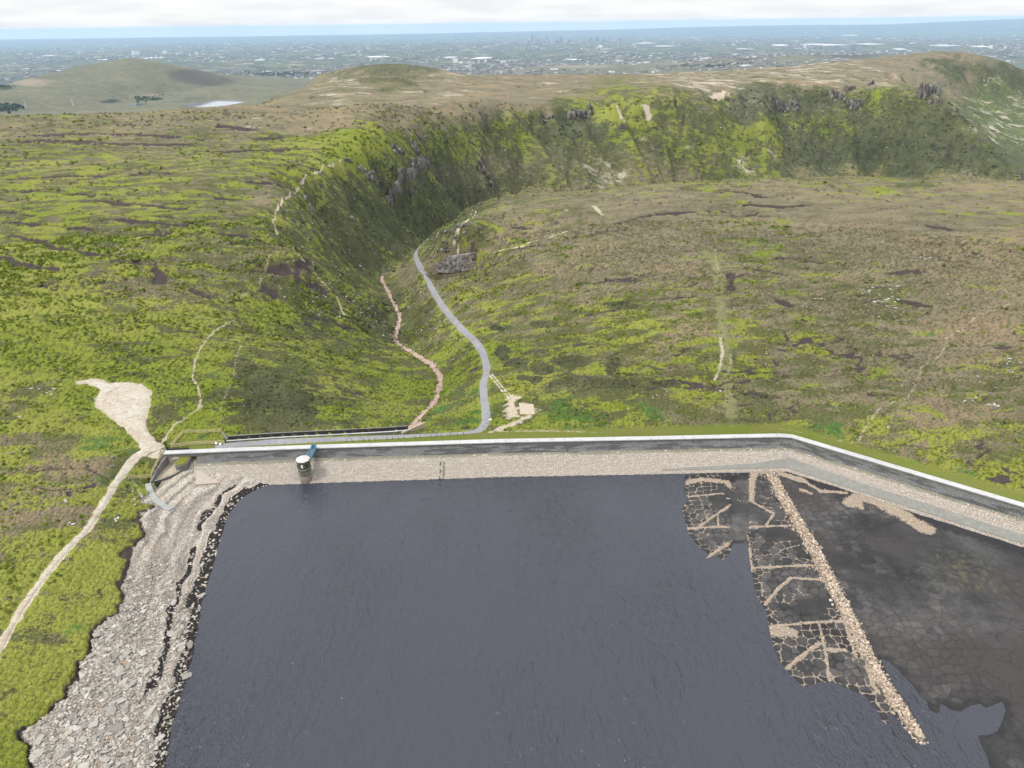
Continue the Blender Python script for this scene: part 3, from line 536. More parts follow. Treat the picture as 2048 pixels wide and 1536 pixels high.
# ------------------------------------------------------------------ meshes
def new_mesh(name, V, Fq, smooth=True):
    me = bpy.data.meshes.new(name); V = np.asarray(V, np.float32); Fq = np.asarray(Fq, np.int32); k = Fq.shape[1]
    me.vertices.add(len(V)); me.vertices.foreach_set('co', V.ravel())
    me.loops.add(Fq.size); me.loops.foreach_set('vertex_index', Fq.ravel())
    me.polygons.add(len(Fq)); me.polygons.foreach_set('loop_start', np.arange(0, Fq.size, k, dtype=np.int32))
    me.polygons.foreach_set('use_smooth', np.full(len(Fq), smooth, bool)); me.update(); return me
def put_attr(me, name, arr, domain='POINT'):
    a = me.attributes.new(name, 'FLOAT_COLOR' if arr.shape[1] == 4 else 'FLOAT_VECTOR', domain)
    a.data.foreach_set('color' if arr.shape[1] == 4 else 'vector', np.ascontiguousarray(arr, np.float32).ravel())
def link(name, me, mat=None, parent=None, **props):
    o = bpy.data.objects.new(name, me); COL.objects.link(o)
    if mat is not None and me is not None and len(me.materials) == 0: me.materials.append(mat)
    if parent is not None: o.parent = parent
    for k, v in props.items(): o[k] = v
    return o
def fan(th0, th1, nt, rows):
    th = np.linspace(th0, th1, nt); tt, r2 = np.meshgrid(th, rows)
    X = r2 * np.sin(tt); Y = r2 * np.cos(tt) - OY
    i = np.arange(len(rows) - 1)[:, None] * nt + np.arange(nt - 1)
    return X, Y, np.stack([i, i + 1, i + nt + 1, i + nt], -1).reshape(-1, 4)
# ------------------------------------------------------------------ materials
def srgb(r, g, b):
    def f(c):
        c /= 255.; return c / 12.92 if c <= .04045 else ((c + .055) / 1.055) ** 2.4
    return (f(r), f(g), f(b), 1.0)
class NT_:
    """small helper around a node tree"""
    def __init__(s, name):
        s.m = bpy.data.materials.new(name); s.m.use_nodes = True; s.t = s.m.node_tree; s.t.nodes.clear()
        s.out = s.t.nodes.new('ShaderNodeOutputMaterial'); s.b = s.t.nodes.new('ShaderNodeBsdfPrincipled')
        s.b.inputs['Roughness'].default_value = .9; s.b.inputs['Specular IOR Level'].default_value = .15
        s.l(s.b.outputs[0], s.out.inputs['Surface']); s._pos = None
    def n(s, typ, **kw):
        nd = s.t.nodes.new(typ)
        for k, v in kw.items(): setattr(nd, k, v)
        return nd
    def l(s, a, b): s.t.links.new(a, b)
    def put(s, sock, v):
        if isinstance(v, bpy.types.NodeSocket): s.l(v, sock)
        else: sock.default_value = v
    def pos(s):
        if s._pos is None: s._pos = s.n('ShaderNodeNewGeometry').outputs['Position']
        return s._pos
    def obj(s): return s.n('ShaderNodeTexCoord').outputs['Object']
    def scale(s, v, xyz):
        nd = s.n('ShaderNodeVectorMath', operation='MULTIPLY'); s.l(v, nd.inputs[0]); nd.inputs[1].default_value = xyz; return nd.outputs[0]
    def noise(s, scale, detail=4, rough=.55, vec=None, dist=0):
        nd = s.n('ShaderNodeTexNoise'); nd.inputs['Scale'].default_value = scale; nd.inputs['Detail'].default_value = detail; nd.inputs['Roughness'].default_value = rough; nd.inputs['Distortion'].default_value = dist
        s.l(vec if vec is not None else s.pos(), nd.inputs['Vector']); return nd.outputs['Fac']
    def voro(s, scale, vec=None, feature='F1', out='Distance'):
        nd = s.n('ShaderNodeTexVoronoi', feature=feature); nd.inputs['Scale'].default_value = scale
        s.l(vec if vec is not None else s.pos(), nd.inputs['Vector']); return nd.outputs[out]
    def math(s, op, a, b=0., c=None, clamp=False):
        nd = s.n('ShaderNodeMath', operation=op, use_clamp=clamp); s.put(nd.inputs[0], a); s.put(nd.inputs[1], b)
        if c is not None: s.put(nd.inputs[2], c)
        return nd.outputs[0]
    def rng(s, v, a, b, lo=0., hi=1.):
        nd = s.n('ShaderNodeMapRange'); s.put(nd.inputs['Value'], v); nd.inputs['From Min'].default_value = a; nd.inputs['From Max'].default_value = b; nd.inputs['To Min'].default_value = lo; nd.inputs['To Max'].default_value = hi; return nd.outputs[0]
    def mix(s, f, a, b):
        nd = s.n('ShaderNodeMix', data_type='RGBA'); s.put(nd.inputs['Factor'], f); s.put(nd.inputs['A'], a); s.put(nd.inputs['B'], b); return nd.outputs['Result']
    def mul(s, a, b):
        nd = s.n('ShaderNodeMix', data_type='RGBA', blend_type='MULTIPLY'); nd.inputs['Factor'].default_value = 1; s.put(nd.inputs['A'], a); s.put(nd.inputs['B'], b); return nd.outputs['Result']
    def attr(s, name, typ='GEOMETRY'):
        nd = s.n('ShaderNodeAttribute', attribute_name=name, attribute_type=typ); sp = s.n('ShaderNodeSeparateColor'); s.l(nd.outputs['Color'], sp.inputs[0])
        return sp.outputs[0], sp.outputs[1], sp.outputs[2], nd.outputs['Alpha'], nd.outputs['Color']
    def grey(s, v):
        nd = s.n('ShaderNodeCombineColor')
        for k in range(3): s.l(v, nd.inputs[k])
        return nd.outputs[0]
    def bump(s, h, strength=.5, dist=.2):
        nd = s.n('ShaderNodeBump'); nd.inputs['Strength'].default_value = strength; nd.inputs['Distance'].default_value = dist; s.l(h, nd.inputs['Height']); s.l(nd.outputs[0], s.b.inputs['Normal'])
    def col(s, c): s.put(s.b.inputs['Base Color'], c); return s.m

def moor_material(far=False):
    k = NT_('moor_plants')
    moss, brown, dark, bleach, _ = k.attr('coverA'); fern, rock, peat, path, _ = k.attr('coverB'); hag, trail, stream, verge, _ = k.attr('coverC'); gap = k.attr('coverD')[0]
    P_ = k.pos(); st = k.scale(P_, (.55, 1.0, 1.0))
    n1 = k.noise(.11, 7, .62, st); n2 = k.noise(.95, 5, .65); n3 = k.noise(3.2, 3, .6); n0 = k.noise(.022, 4, .55, st)
    def comb(*pr):
        r_ = None
        for nn, w_ in pr:
            t_ = k.math('MULTIPLY', k.math('SUBTRACT', nn, .5), w_); r_ = t_ if r_ is None else k.math('ADD', r_, t_)
        return r_
    f = comb((n1, 3.0), (n2, 1.0)); f2 = comb((k.noise(.17, 6, .62, k.scale(P_, (.6, 1, 1.3))), 2.5), (n3, 1.1)); f3 = comb((k.noise(.3, 6, .65, st), 2.8), (n2, 1.2))
    f4 = comb((n2, 2.2), (n3, 2.0), (n1, 1.2))
    grain = k.rng(n3, .28, .72, .55, 1.45); tone = k.rng(n0, .3, .7, .82, 1.18)
    grass = k.mix(n2, (.050, .058, .020, 1), (.105, .108, .044, 1))
    brn = k.mix(k.rng(n1, .3, .7), (.100, .085, .054, 1), (.190, .165, .110, 1))
    brn = k.mix(k.rng(n0, .48, .70), brn, (.165, .125, .078, 1))
    mss = k.mix(k.rng(n2, .3, .7), (.088, .122, .014, 1), (.190, .228, .026, 1))
    mss = k.mix(k.rng(n0, .36, .56), mss, k.mix(n2, (.112, .130, .022, 1), (.200, .207, .042, 1)))
    drk = k.mix(k.rng(k.math('ADD', k.math('MULTIPLY', n3, .45), k.math('MULTIPLY', k.noise(.085, 6, .7, k.scale(P_, (1, .8, 1))), .55)), .38, .62), (.020, .025, .012, 1), (.092, .098, .046, 1))
    frn = k.mix(n2, (.030, .070, .016, 1), (.075, .145, .034, 1))
    blc = k.mix(n2, (.28, .245, .185, 1), (.44, .40, .33, 1))
    pea = k.mix(n3, (.026, .020, .020, 1), (.075, .060, .056, 1))
    rck = k.mix(n3, (.10, .095, .092, 1), (.30, .285, .27, 1))
    pth = k.mix(n3, (.26, .215, .16, 1), (.46, .40, .315, 1))
    def lay(c, a, col, ff, lo=.44, hi=.56): return k.mix(k.rng(k.math('ADD', a, ff), lo, hi), c, col)
    c = lay(grass, brown, brn, f2, .38, .58)
    c = lay(c, moss, mss, f, .44, .54)
    c = lay(c, dark, drk, f3, .44, .58)
    c = lay(c, fern, frn, f2, .48, .60)
    c = lay(c, bleach, blc, comb((k.noise(.04, 7, .68, k.scale(P_, (.4, 1.2, 1))), 2.6), (n2, .8)), .54, .88)
    c = lay(c, peat, pea, f, .66, .76)
    c = lay(c, rock, rck, f4, .62, .78)
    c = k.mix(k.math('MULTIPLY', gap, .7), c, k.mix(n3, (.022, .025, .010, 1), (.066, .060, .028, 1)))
    c = k.mix(k.math('MULTIPLY', trail, .75), c, k.mix(n2, (.10, .115, .045, 1), (.20, .19, .10, 1)))
    c = k.mix(verge, c, k.mix(k.rng(n1, .35, .65), (.095, .125, .020, 1), (.125, .125, .036, 1)))
    c = k.mix(k.rng(k.math('ADD', path, k.math('MULTIPLY', k.math('SUBTRACT', n2, .5), .9)), .35, .75), c, pth)
    c = k.mix(k.rng(k.math('ADD', stream, k.math('MULTIPLY', k.math('SUBTRACT', n2, .5), 1.2)), .4, .6), c, k.mix(n3, (.22, .145, .12, 1), (.44, .34, .30, 1)))
    c = k.mix(k.rng(k.math('ADD', hag, k.math('MULTIPLY', k.math('SUBTRACT', n2, .5), .9)), .35, .65), c, pea)
    c = k.mul(c, k.grey(k.math('MULTIPLY', grain, tone)))
    hgt = k.math('ADD', k.math('MULTIPLY', n2, 1.0), k.math('MULTIPLY', n3, .5))
    k.bump(hgt, .8, .5)
    k.b.inputs['Roughness'].default_value = .95; k.b.inputs['Specular IOR Level'].default_value = .08
    return k.col(c)
def beach_material():
    k = NT_('shore_rubble')
    wet, tide, _a, apr, _ = k.attr('coverA'); P_ = k.pos()
    n2 = k.noise(.9, 6, .6); n3 = k.noise(5, 4, .6); v = k.voro(2.0); vc = k.voro(2.0, out='Color'); n0 = k.noise(.12, 4, .5)
    sp = k.n('ShaderNodeSeparateColor'); k.l(vc, sp.inputs[0])
    c = k.mix(k.rng(n0, .35, .65), (.30, .255, .21, 1), (.22, .205, .185, 1))
    c = k.mix(k.rng(n2, .58, .75), c, (.38, .28, .19, 1))
    c = k.mix(k.rng(sp.outputs[0], .3, .9), c, (.37, .34, .30, 1))
    c = k.mul(c, k.grey(k.rng(n3, .25, .75, .5, 1.3)))
    c = k.mul(c, k.grey(k.rng(tide, .3, .7, .62, 1.25)))
    c = k.mix(k.rng(k.math('ADD', wet, k.math('MULTIPLY', k.math('SUBTRACT', n2, .5), 1.2)), .4, .6), c, k.mix(n3, (.010, .009, .009, 1), (.028, .025, .024, 1)))
    c = k.mix(k.rng(k.math('ADD', k.math('MULTIPLY', wet, .35), sp.outputs[1]), 1.18, 1.25), c, (.36, .32, .27, 1))
    k.bump(k.math('ADD', k.math('MULTIPLY', v, -1), k.math('MULTIPLY', n3, .5)), .9, .35)
    return k.col(c)
def bed_material():
    k = NT_('lake_mud')
    tan, crack, wet, cell, _ = k.attr('coverA'); east, alg, _b, _c, _ = k.attr('coverB'); P_ = k.pos()
    n2 = k.noise(.8, 6, .62); n3 = k.noise(4.5, 4, .6); n0 = k.noise(.05, 5, .55)
    c = k.mix(k.rng(n0, .35, .65), (.018, .018, .019, 1), (.043, .042, .041, 1))
    c = k.mix(k.rng(k.math('ADD', n0, k.math('MULTIPLY', cell, .35)), .55, .85), c, (.066, .062, .060, 1))
    c = k.mul(c, k.grey(k.rng(k.noise(.35, 6, .7), .3, .7, .6, 1.4)))
    c = k.mix(k.rng(k.math('MULTIPLY', east, k.noise(.035, 4, .5, k.scale(P_, (1, 1.3, 1)))), .50, .66), c, (.038, .033, .032, 1))
    c = k.mix(k.rng(k.math('ADD', alg, k.math('SUBTRACT', n2, .5)), .5, .9), c, (.115, .105, .050, 1))
    c = k.mix(k.math('MULTIPLY', crack, k.math('SUBTRACT', .85, k.math('MULTIPLY', east, .4))), c, (.010, .009, .010, 1))
    c = k.mix(wet, c, (.014, .013, .015, 1))
    tn = k.mix(n3, (.15, .115, .085, 1), (.31, .255, .20, 1))
    c = k.mix(k.rng(k.math('ADD', tan, k.math('MULTIPLY', k.math('SUBTRACT', n3, .5), .9)), .35, .7), c, tn)
    c = k.mul(c, k.grey(k.rng(n3, .25, .75, .65, 1.3)))
    k.bump(k.math('ADD', n2, n3), .6, .15)
    k.b.inputs['Roughness'].default_value = .75; k.b.inputs['Specular IOR Level'].default_value = .25
    return k.col(c)
def far_material():
    """hills with farmland, then the built-up plain"""
    k = NT_('far_country')
    hill, wood, dark, warm, _ = k.attr('coverA'); P_ = k.pos()
    n0 = k.noise(.0016, 7, .6); n1 = k.noise(.006, 6, .65); v = k.voro(.0042, out='Color'); sp = k.n('ShaderNodeSeparateColor'); k.l(v, sp.inputs[0])
    nf = k.noise(.03, 5, .65)
    fields = k.mix(k.rng(sp.outputs[0], .2, .8), (.050, .075, .026, 1), (.145, .135, .065, 1))
    fields = k.mix(k.rng(sp.outputs[1], .82, .9), fields, (.26, .22, .12, 1))
    town = k.mix(k.rng(k.noise(.011, 3, .7), .42, .62), (.018, .030, .016, 1), (.115, .110, .100, 1))
    c = k.mix(k.rng(n0, .40, .60), fields, town)
    c = k.mix(k.rng(n1, .52, .60), c, (.014, .026, .012, 1))
    c = k.mix(k.rng(k.noise(.0045, 5, .7, k.scale(P_, (1, .55, 1))), .66, .72), c, (.38, .37, .35, 1))
    hl = k.mix(k.rng(nf, .35, .65), (.075, .078, .044, 1), (.125, .118, .072, 1)); hl = k.mul(hl, k.grey(k.rng(k.noise(.004, 6, .7), .3, .7, .75, 1.25)))
    hl = k.mix(k.rng(k.math('ADD', dark, k.math('MULTIPLY', k.math('SUBTRACT', nf, .5), .9)), .4, .6), hl, k.mix(k.noise(.05, 4), (.034, .032, .024, 1), (.075, .060, .048, 1)))
    hl = k.mix(k.rng(k.math('ADD', warm, k.math('MULTIPLY', k.math('SUBTRACT', n1, .5), .9)), .45, .65), hl, k.mix(nf, (.13, .105, .065, 1), (.24, .20, .14, 1)))
    c = k.mix(hill, c, hl)
    c = k.mix(k.rng(k.math('ADD', wood, k.math('MULTIPLY', k.math('SUBTRACT', nf, .5), .6)), .4, .6), c, (.016, .028, .013, 1))
    return k.col(c)
def plain2(name, base, big, var=.2, scale=1.1):
    k = NT_(name); nz = k.noise(scale, 6, .65); n0 = k.noise(.12, 5, .6); c = k.mix(k.rng(n0, .35, .65), base, big); c = k.mix(k.rng(k.noise(.6, 5, .65), .55, .72), c, tuple(q * .72 for q in base[:3]) + (1,)); c = k.mul(c, k.grey(k.rng(nz, .25, .75, 1 - var, 1 + var))); k.bump(nz, .4, .06); return k.col(c)
def plain(name, base, var=.3, scale=2., rough=.85, bump=.3, spec=.2, dirt=None):
    k = NT_(name); o = k.obj(); nz = k.noise(scale, 5, .6, o); c = k.mul(base, k.grey(k.rng(nz, .25, .75, 1 - var, 1 + var)))
    if dirt: c = k.mix(k.rng(k.noise(scale * .35, 4, .6, o), .52, .7), c, dirt)
    if bump: k.bump(nz, bump, .05)
    k.b.inputs['Roughness'].default_value = rough; k.b.inputs['Specular IOR Level'].default_value = spec
    return k.col(c)
def stone_mat(name, a, b, scale=3.):
    """stone that varies from piece to piece"""
    k = NT_(name); oi = k.n('ShaderNodeObjectInfo').outputs['Random']; nz = k.noise(scale, 5, .6)
    c = k.mix(oi, a, b); c = k.mul(c, k.grey(k.rng(nz, .25, .75, .68, 1.28))); k.bump(nz, .5, .08); return k.col(c)
def tinted_mat(name, grain=4., lo=.7, hi=1.25, bump=.4):
    """colour per piece comes from the mesh, grain from noise"""
    k = NT_(name); c = k.attr('tint')[4]; nz = k.noise(grain, 5, .6); c = k.mul(c, k.grey(k.rng(nz, .25, .75, lo, hi))); k.bump(nz, bump, .06); return k.col(c)
M_MOOR, M_BEACH, M_BED, M_FAR = moor_material(), beach_material(), bed_material(), far_material()
M_TINT = tinted_mat('laid_stone')
M_CONC = plain2('pale_concrete', (.34, .34, .345, 1), (.40, .40, .405, 1), .12)
M_ROAD = plain2('worn_tarmac', (.165, .165, .182, 1), (.215, .212, .222, 1), .15)
M_GRAVEL = plain2('pale_gravel', (.30, .255, .195, 1), (.365, .345, .30, 1), .3)
M_WOOD = plain('weathered_timber', (.42, .36, .21, 1), .25, 6., .85, .3)
M_SLATE = plain('pale_roof_stone', (.46, .43, .42, 1), .12, 2.5, .7, .1)
M_DSTONE = plain('mossy_tower_stone', (.075, .078, .062, 1), .4, 3.5, .9, .5, dirt=(.11, .11, .05, 1))
M_MSTONE = plain('band_stone', (.17, .17, .12, 1), .35, 3.5, .9, .5, dirt=(.07, .07, .055, 1))
M_LSTONE = plain('washed_stone', (.30, .27, .235, 1), .25, 2.5, .9, .4, dirt=(.34, .235, .18, 1)); M_SHAFT = plain('stained_shaft_stone', (.15, .138, .122, 1), .35, 2.0, .9, .5, dirt=(.21, .15, .115, 1))
M_BLUE = plain('blue_paint', (.035, .17, .27, 1), .25, 4., .5, .1, .4)
M_WHITE = plain('white_paint', (.75, .77, .8, 1), .06, 3., .5, 0)
M_DARK = plain('dark_iron', (.03, .028, .03, 1), .3, 5., .6, .2)
M_BLACKSTONE = plain('damp_black_stone', (.035, .033, .032, 1), .5, 2.2, .85, .6, dirt=(.09, .08, .06, 1))
M_GSTONE = plain('grey_wall_stone', (.15, .145, .135, 1), .35, 2.0, .9, .5, dirt=(.09, .09, .075, 1))
M_GRASS = plain('mown_grass', (.11, .125, .016, 1), .35, 1.6, .95, .8, dirt=(.13, .11, .03, 1))
M_ROCKS = stone_mat('gritstone', (.15, .14, .125, 1), (.35, .33, .30, 1))
M_TANROCK = stone_mat('tan_rubble', (.22, .16, .115, 1), (.46, .38, .30, 1))
M_DROCK = stone_mat('dark_gritstone', (.075, .07, .068, 1), (.20, .19, .18, 1), 1.2)
M_CRAG = stone_mat('crag_stone', (.055, .052, .046, 1), (.20, .185, .165, 1), .5)
def water_material(ripple=True):
    k = NT_('peaty_water' if ripple else 'far_water'); P_ = k.pos()
    k.b.inputs['IOR'].default_value = 1.33; k.b.inputs['Specular IOR Level'].default_value = .8
    k.b.inputs['Roughness'].default_value = .13 if ripple else .05
    if ripple:
        calm = k.rng(k.noise(.016, 5, .6, k.scale(P_, (1, .6, 1))), .36, .60, .18, 1.1)
        sx, sy = 25.0, 0.0
        w1 = k.noise(.75, 3, .5, k.scale(P_, (1.0, .42, 1)), .6); w2 = k.noise(2.1, 3, .55, k.scale(P_, (1.0, .55, 1)), .4); w3 = k.noise(.16, 3, .5, k.scale(P_, (1, .5, 1)))
        h = k.math('ADD', k.math('MULTIPLY', w1, 1.0), k.math('ADD', k.math('MULTIPLY', w2, .45), k.math('MULTIPLY', w3, .35)))
        h = k.math('MULTIPLY', h, calm); k.bump(h, 1.0, .8)
        return k.col((.028, .030, .041, 1))
    return k.col((.16, .17, .20, 1))
M_WATER, M_FWATER = water_material(), water_material(False)

# ------------------------------------------------------------------ the land
NT = 1040
rows = [54.]
while rows[-1] < 3600: rows.append(rows[-1] + min(1.06 * (rows[-1] ** 2 + 12100) / 78210., .0058 * rows[-1]))
rows = np.array(rows)
X, Y, FQ = fan(-1.03, 1.03, NT, rows)
Z, O = ground(X, Y, True)
print('ground', len(rows), X.size, round(time.time() - T0, 1))
PX, PY = project(X, Y, Z)
tpx, tpy = np.arange(-320, 2371, 8.), np.arange(96, 1609, 6.)
TAB = cover(*np.meshgrid(tpx, tpy))
def cover_at(px, py):
    a = np.clip((px - tpx[0]) / 8., 0, len(tpx) - 1.001); b = np.clip((py - tpy[0]) / 6., 0, len(tpy) - 1.001)
    ia, ib = a.astype(int), b.astype(int); fa, fb = (a - ia)[..., None], (b - ib)[..., None]
    return (TAB[ib, ia] * (1 - fa) + TAB[ib, ia + 1] * fa) * (1 - fb) + (TAB[ib + 1, ia] * (1 - fa) + TAB[ib + 1, ia + 1] * fa) * fb
wob = 26.
CV = cover_at(PX + (O['big'] - .5) * 160 + (O['mid'] - .5) * wob, PY + (fbm(X / 40, Y / 40, 211, 3) - .5) * 70)
rib_ = np.clip(O['rib'], -1, 1) * O['wall']
dk = np.zeros(X.shape); qx, qy = PX + (O['mid'] - .5) * 26 + (O['small'] - .5) * 10, PY + (O['mid'] - .5) * 14 + (fbm(X / 14, Y / 14, 227, 2) - .5) * 16
for a_, b_, rx_, ry_ in DARKS: dk = np.maximum(dk, sstep(1.15, .85, np.hypot((qx - a_) / rx_, (qy - b_) / ry_)))
CV[..., 2] = np.maximum(CV[..., 2], 1.15 * dk); CV[..., 0] -= .5 * dk
hum = -.45 * rib_ + (O['mid'] - .5) + .6 * (fbm(X / 26, Y / 15, 221, 3) - .5)
ca = np.stack([CV[..., 0] + .35 * hum, CV[..., 1], CV[..., 2] - .45 * hum, CV[..., 3]], -1).reshape(-1, 4)
cb = np.stack([CV[..., 4], CV[..., 5], CV[..., 6], O['path']], -1).reshape(-1, 4)
cc_ = np.stack([O['hag'], O['trail'], O['stream'], O['verge']], -1).reshape(-1, 4)
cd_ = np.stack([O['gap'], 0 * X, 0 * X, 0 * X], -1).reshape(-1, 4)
VT = np.stack([X, Y, Z], -1).reshape(-1, 3)
cls = np.zeros(X.shape, int); cls[O['bed'] > .5] = 1; cls[O['water'] > .5] = 1; cls[O['beach'] > .5] = 2
fc = cls.ravel()[FQ].max(1)
fc[(O['water'].ravel()[FQ].min(1) > .5)] = 9                 # nothing to see under the dark water
def sub_mesh(name, sel, mat, attrs, **props):
    f = FQ[sel]; ids, inv = np.unique(f, return_inverse=True); me = new_mesh(name, VT[ids], inv.reshape(f.shape))
    for nm, a in attrs.items(): put_attr(me, nm, a[ids])
    return link(name, me, mat, **props)
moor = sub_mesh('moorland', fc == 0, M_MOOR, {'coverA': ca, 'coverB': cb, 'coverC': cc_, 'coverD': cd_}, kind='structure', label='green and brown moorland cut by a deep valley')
# the mud gets its own finer sheet so that its cracks are cut into it
rb = np.arange(92., 222., .25); XB, YB, FB = fan(.05, 1.03, 760, rb); ZB, OB = ground(XB, YB, True); bmk = OB['bed'].ravel()
selb = bmk[FB].max(1) > .5; fB = FB[selb]; ids, inv = np.unique(fB, return_inverse=True); VB = np.stack([XB, YB, ZB], -1).reshape(-1, 3)[ids]; me = new_mesh('reservoir_bed', VB, inv.reshape(fB.shape))
xr_ = np.interp(-VB[:, 1], -RUB[:, 1], RUB[:, 0]); alg_c = P(1930, 1150, .5); alg = np.exp(-(((VB[:, 0] - alg_c[0]) / 22) ** 2 + ((VB[:, 1] - alg_c[1]) / 16) ** 2)) * .55; z0 = np.zeros(len(VB))
put_attr(me, 'coverA', np.stack([OB[q_].ravel()[ids] for q_ in ('tan', 'crack', 'wet', 'cell')], -1)); put_attr(me, 'coverB', np.stack([(VB[:, 0] > xr_) * 1., alg, z0, z0], -1))
bed = link('reservoir_bed', me, M_BED, kind='structure', label='dark cracked mud of the drained reservoir floor'); print('bed quads', len(fB)); z0 = np.zeros(X.size)
bea = np.stack([O['wet'].ravel(), O['tide'].ravel(), z0, z0], -1)
shore = sub_mesh('stony_shore', fc == 2, M_BEACH, {'coverA': bea}, kind='structure', label='pale stony bank along the left water edge')
print('near land', round(time.time() - T0, 1))
# far sheet
rows2 = [3520.]
while rows2[-1] < 65500: rows2.append(rows2[-1] * 1.0125)
X2, Y2, FQ2 = fan(-1.0, 1.0, 640, np.array(rows2))
Z2 = field(X2, Y2); R2 = np.hypot(X2, Y2)
Z2 += (fbm(X2 / 700, Y2 / 700, 141, 4) - .5) * 60 * sstep(3600, 5000, R2) * sstep(24000, 9000, R2) + (fbm(X2 / 3000, Y2 / 3000, 143, 3) - .5) * 60 * sstep(9000, 16000, R2)
LAKES = [w0(a, LAKE_Z) for a in ([(362, 210), (385, 206), (415, 202), (450, 198.5), (485, 201), (492, 204), (470, 208), (440, 213), (420, 217), (395, 215), (375, 213)], [(243, 208), (262, 206), (292, 205), (294, 209), (280, 211.5), (255, 210.5)])]
for L_ in LAKES:
    q, _ = seg_dist(X2, Y2, np.vstack([L_, L_[:1]])); i_ = inside(X2, Y2, L_)
    Z2 = np.where(i_, LAKE_Z - 3 - np.minimum(q * .05, 4), np.where(q < 150, np.maximum(Z2, LAKE_Z + .5 + 0 * q) * sstep(0, 150, q) + (1 - sstep(0, 150, q)) * (LAKE_Z + 1 + .05 * q), Z2))
Z2 -= .8 * (R2 < 3700)
PX2, PY2 = project(X2, Y2, Z2)
hill = sstep(-415, -370, Z2 + (fbm(X2 / 400, Y2 / 400, 151, 3) - .5) * 60) * sstep(16000, 9000, R2)
def blob(px, py, rx, ry): return np.exp(-(((PX2 - px) / rx) ** 2 + ((PY2 - py) / ry) ** 2))
drk = np.clip((blob(380, 150, 55, 14) + blob(430, 165, 50, 10)) * (.35 + .9 * fbm(X2 / 260, Y2 / 260, 155, 4)) + .9 * blob(780, 140, 110, 12) + .7 * blob(1700, 112, 90, 8) + .35 * blob(240, 190, 60, 12), 0, 1) * (R2 < 12000)
warm = np.clip(.7 * blob(60, 165, 80, 12) + .6 * blob(300, 192, 40, 8) + .7 * blob(1150, 133, 130, 5) + .6 * blob(1350, 127, 120, 4) + .5 * blob(500, 141, 40, 5), 0, 1)
wood = np.clip(blob(310, 198, 20, 4) + blob(5, 176, 26, 5) + blob(5, 215, 26, 5) + .8 * blob(220, 203, 30, 5) + .9 * blob(560, 147, 60, 6) + .8 * blob(1420, 132, 60, 4) + .5 * blob(1250, 137, 60, 4), 0, 1) * (R2 < 14000)
me = new_mesh('distant_land', np.stack([X2, Y2, Z2], -1).reshape(-1, 3), FQ2); put_attr(me, 'coverA', np.stack([hill, wood, drk, warm], -1).reshape(-1, 4))
link('distant_land', me, M_FAR, kind='structure', label='far hills and the hazy built-up plain to the horizon')

# ------------------------------------------------------------------ water sheets
me = bpy.data.meshes.new('reservoir_water')
wp = [(150, 25), (150, 130), (90, 160), (60, 169.6), (20, 169.2), (-20, 169), (-60, 168.6)] + [(p[0] - 5.0, p[1] - (1.0 if i < 3 else 0)) for i, p in enumerate(WL[::-1][1:])] + [(WL[0][0] - 5, 25)]
me.from_pydata([(a, b, 0.0) for a, b in wp], [], [tuple(range(len(wp)))]); me.update()
link('reservoir_water', me, M_WATER, kind='structure', label='dark rippled peaty reservoir water')
for L_, lb in zip(LAKES, ('larger pale lake below the far left hill', 'smaller pale lake sliver below the far left hill')):
    me = bpy.data.meshes.new('distant_lake'); me.from_pydata([tuple(p) for p in L_], [], [tuple(range(len(L_)))]); me.update(); link('distant_lake', me, M_FWATER, kind='structure', label=lb)
print('land done', round(time.time() - T0, 1))
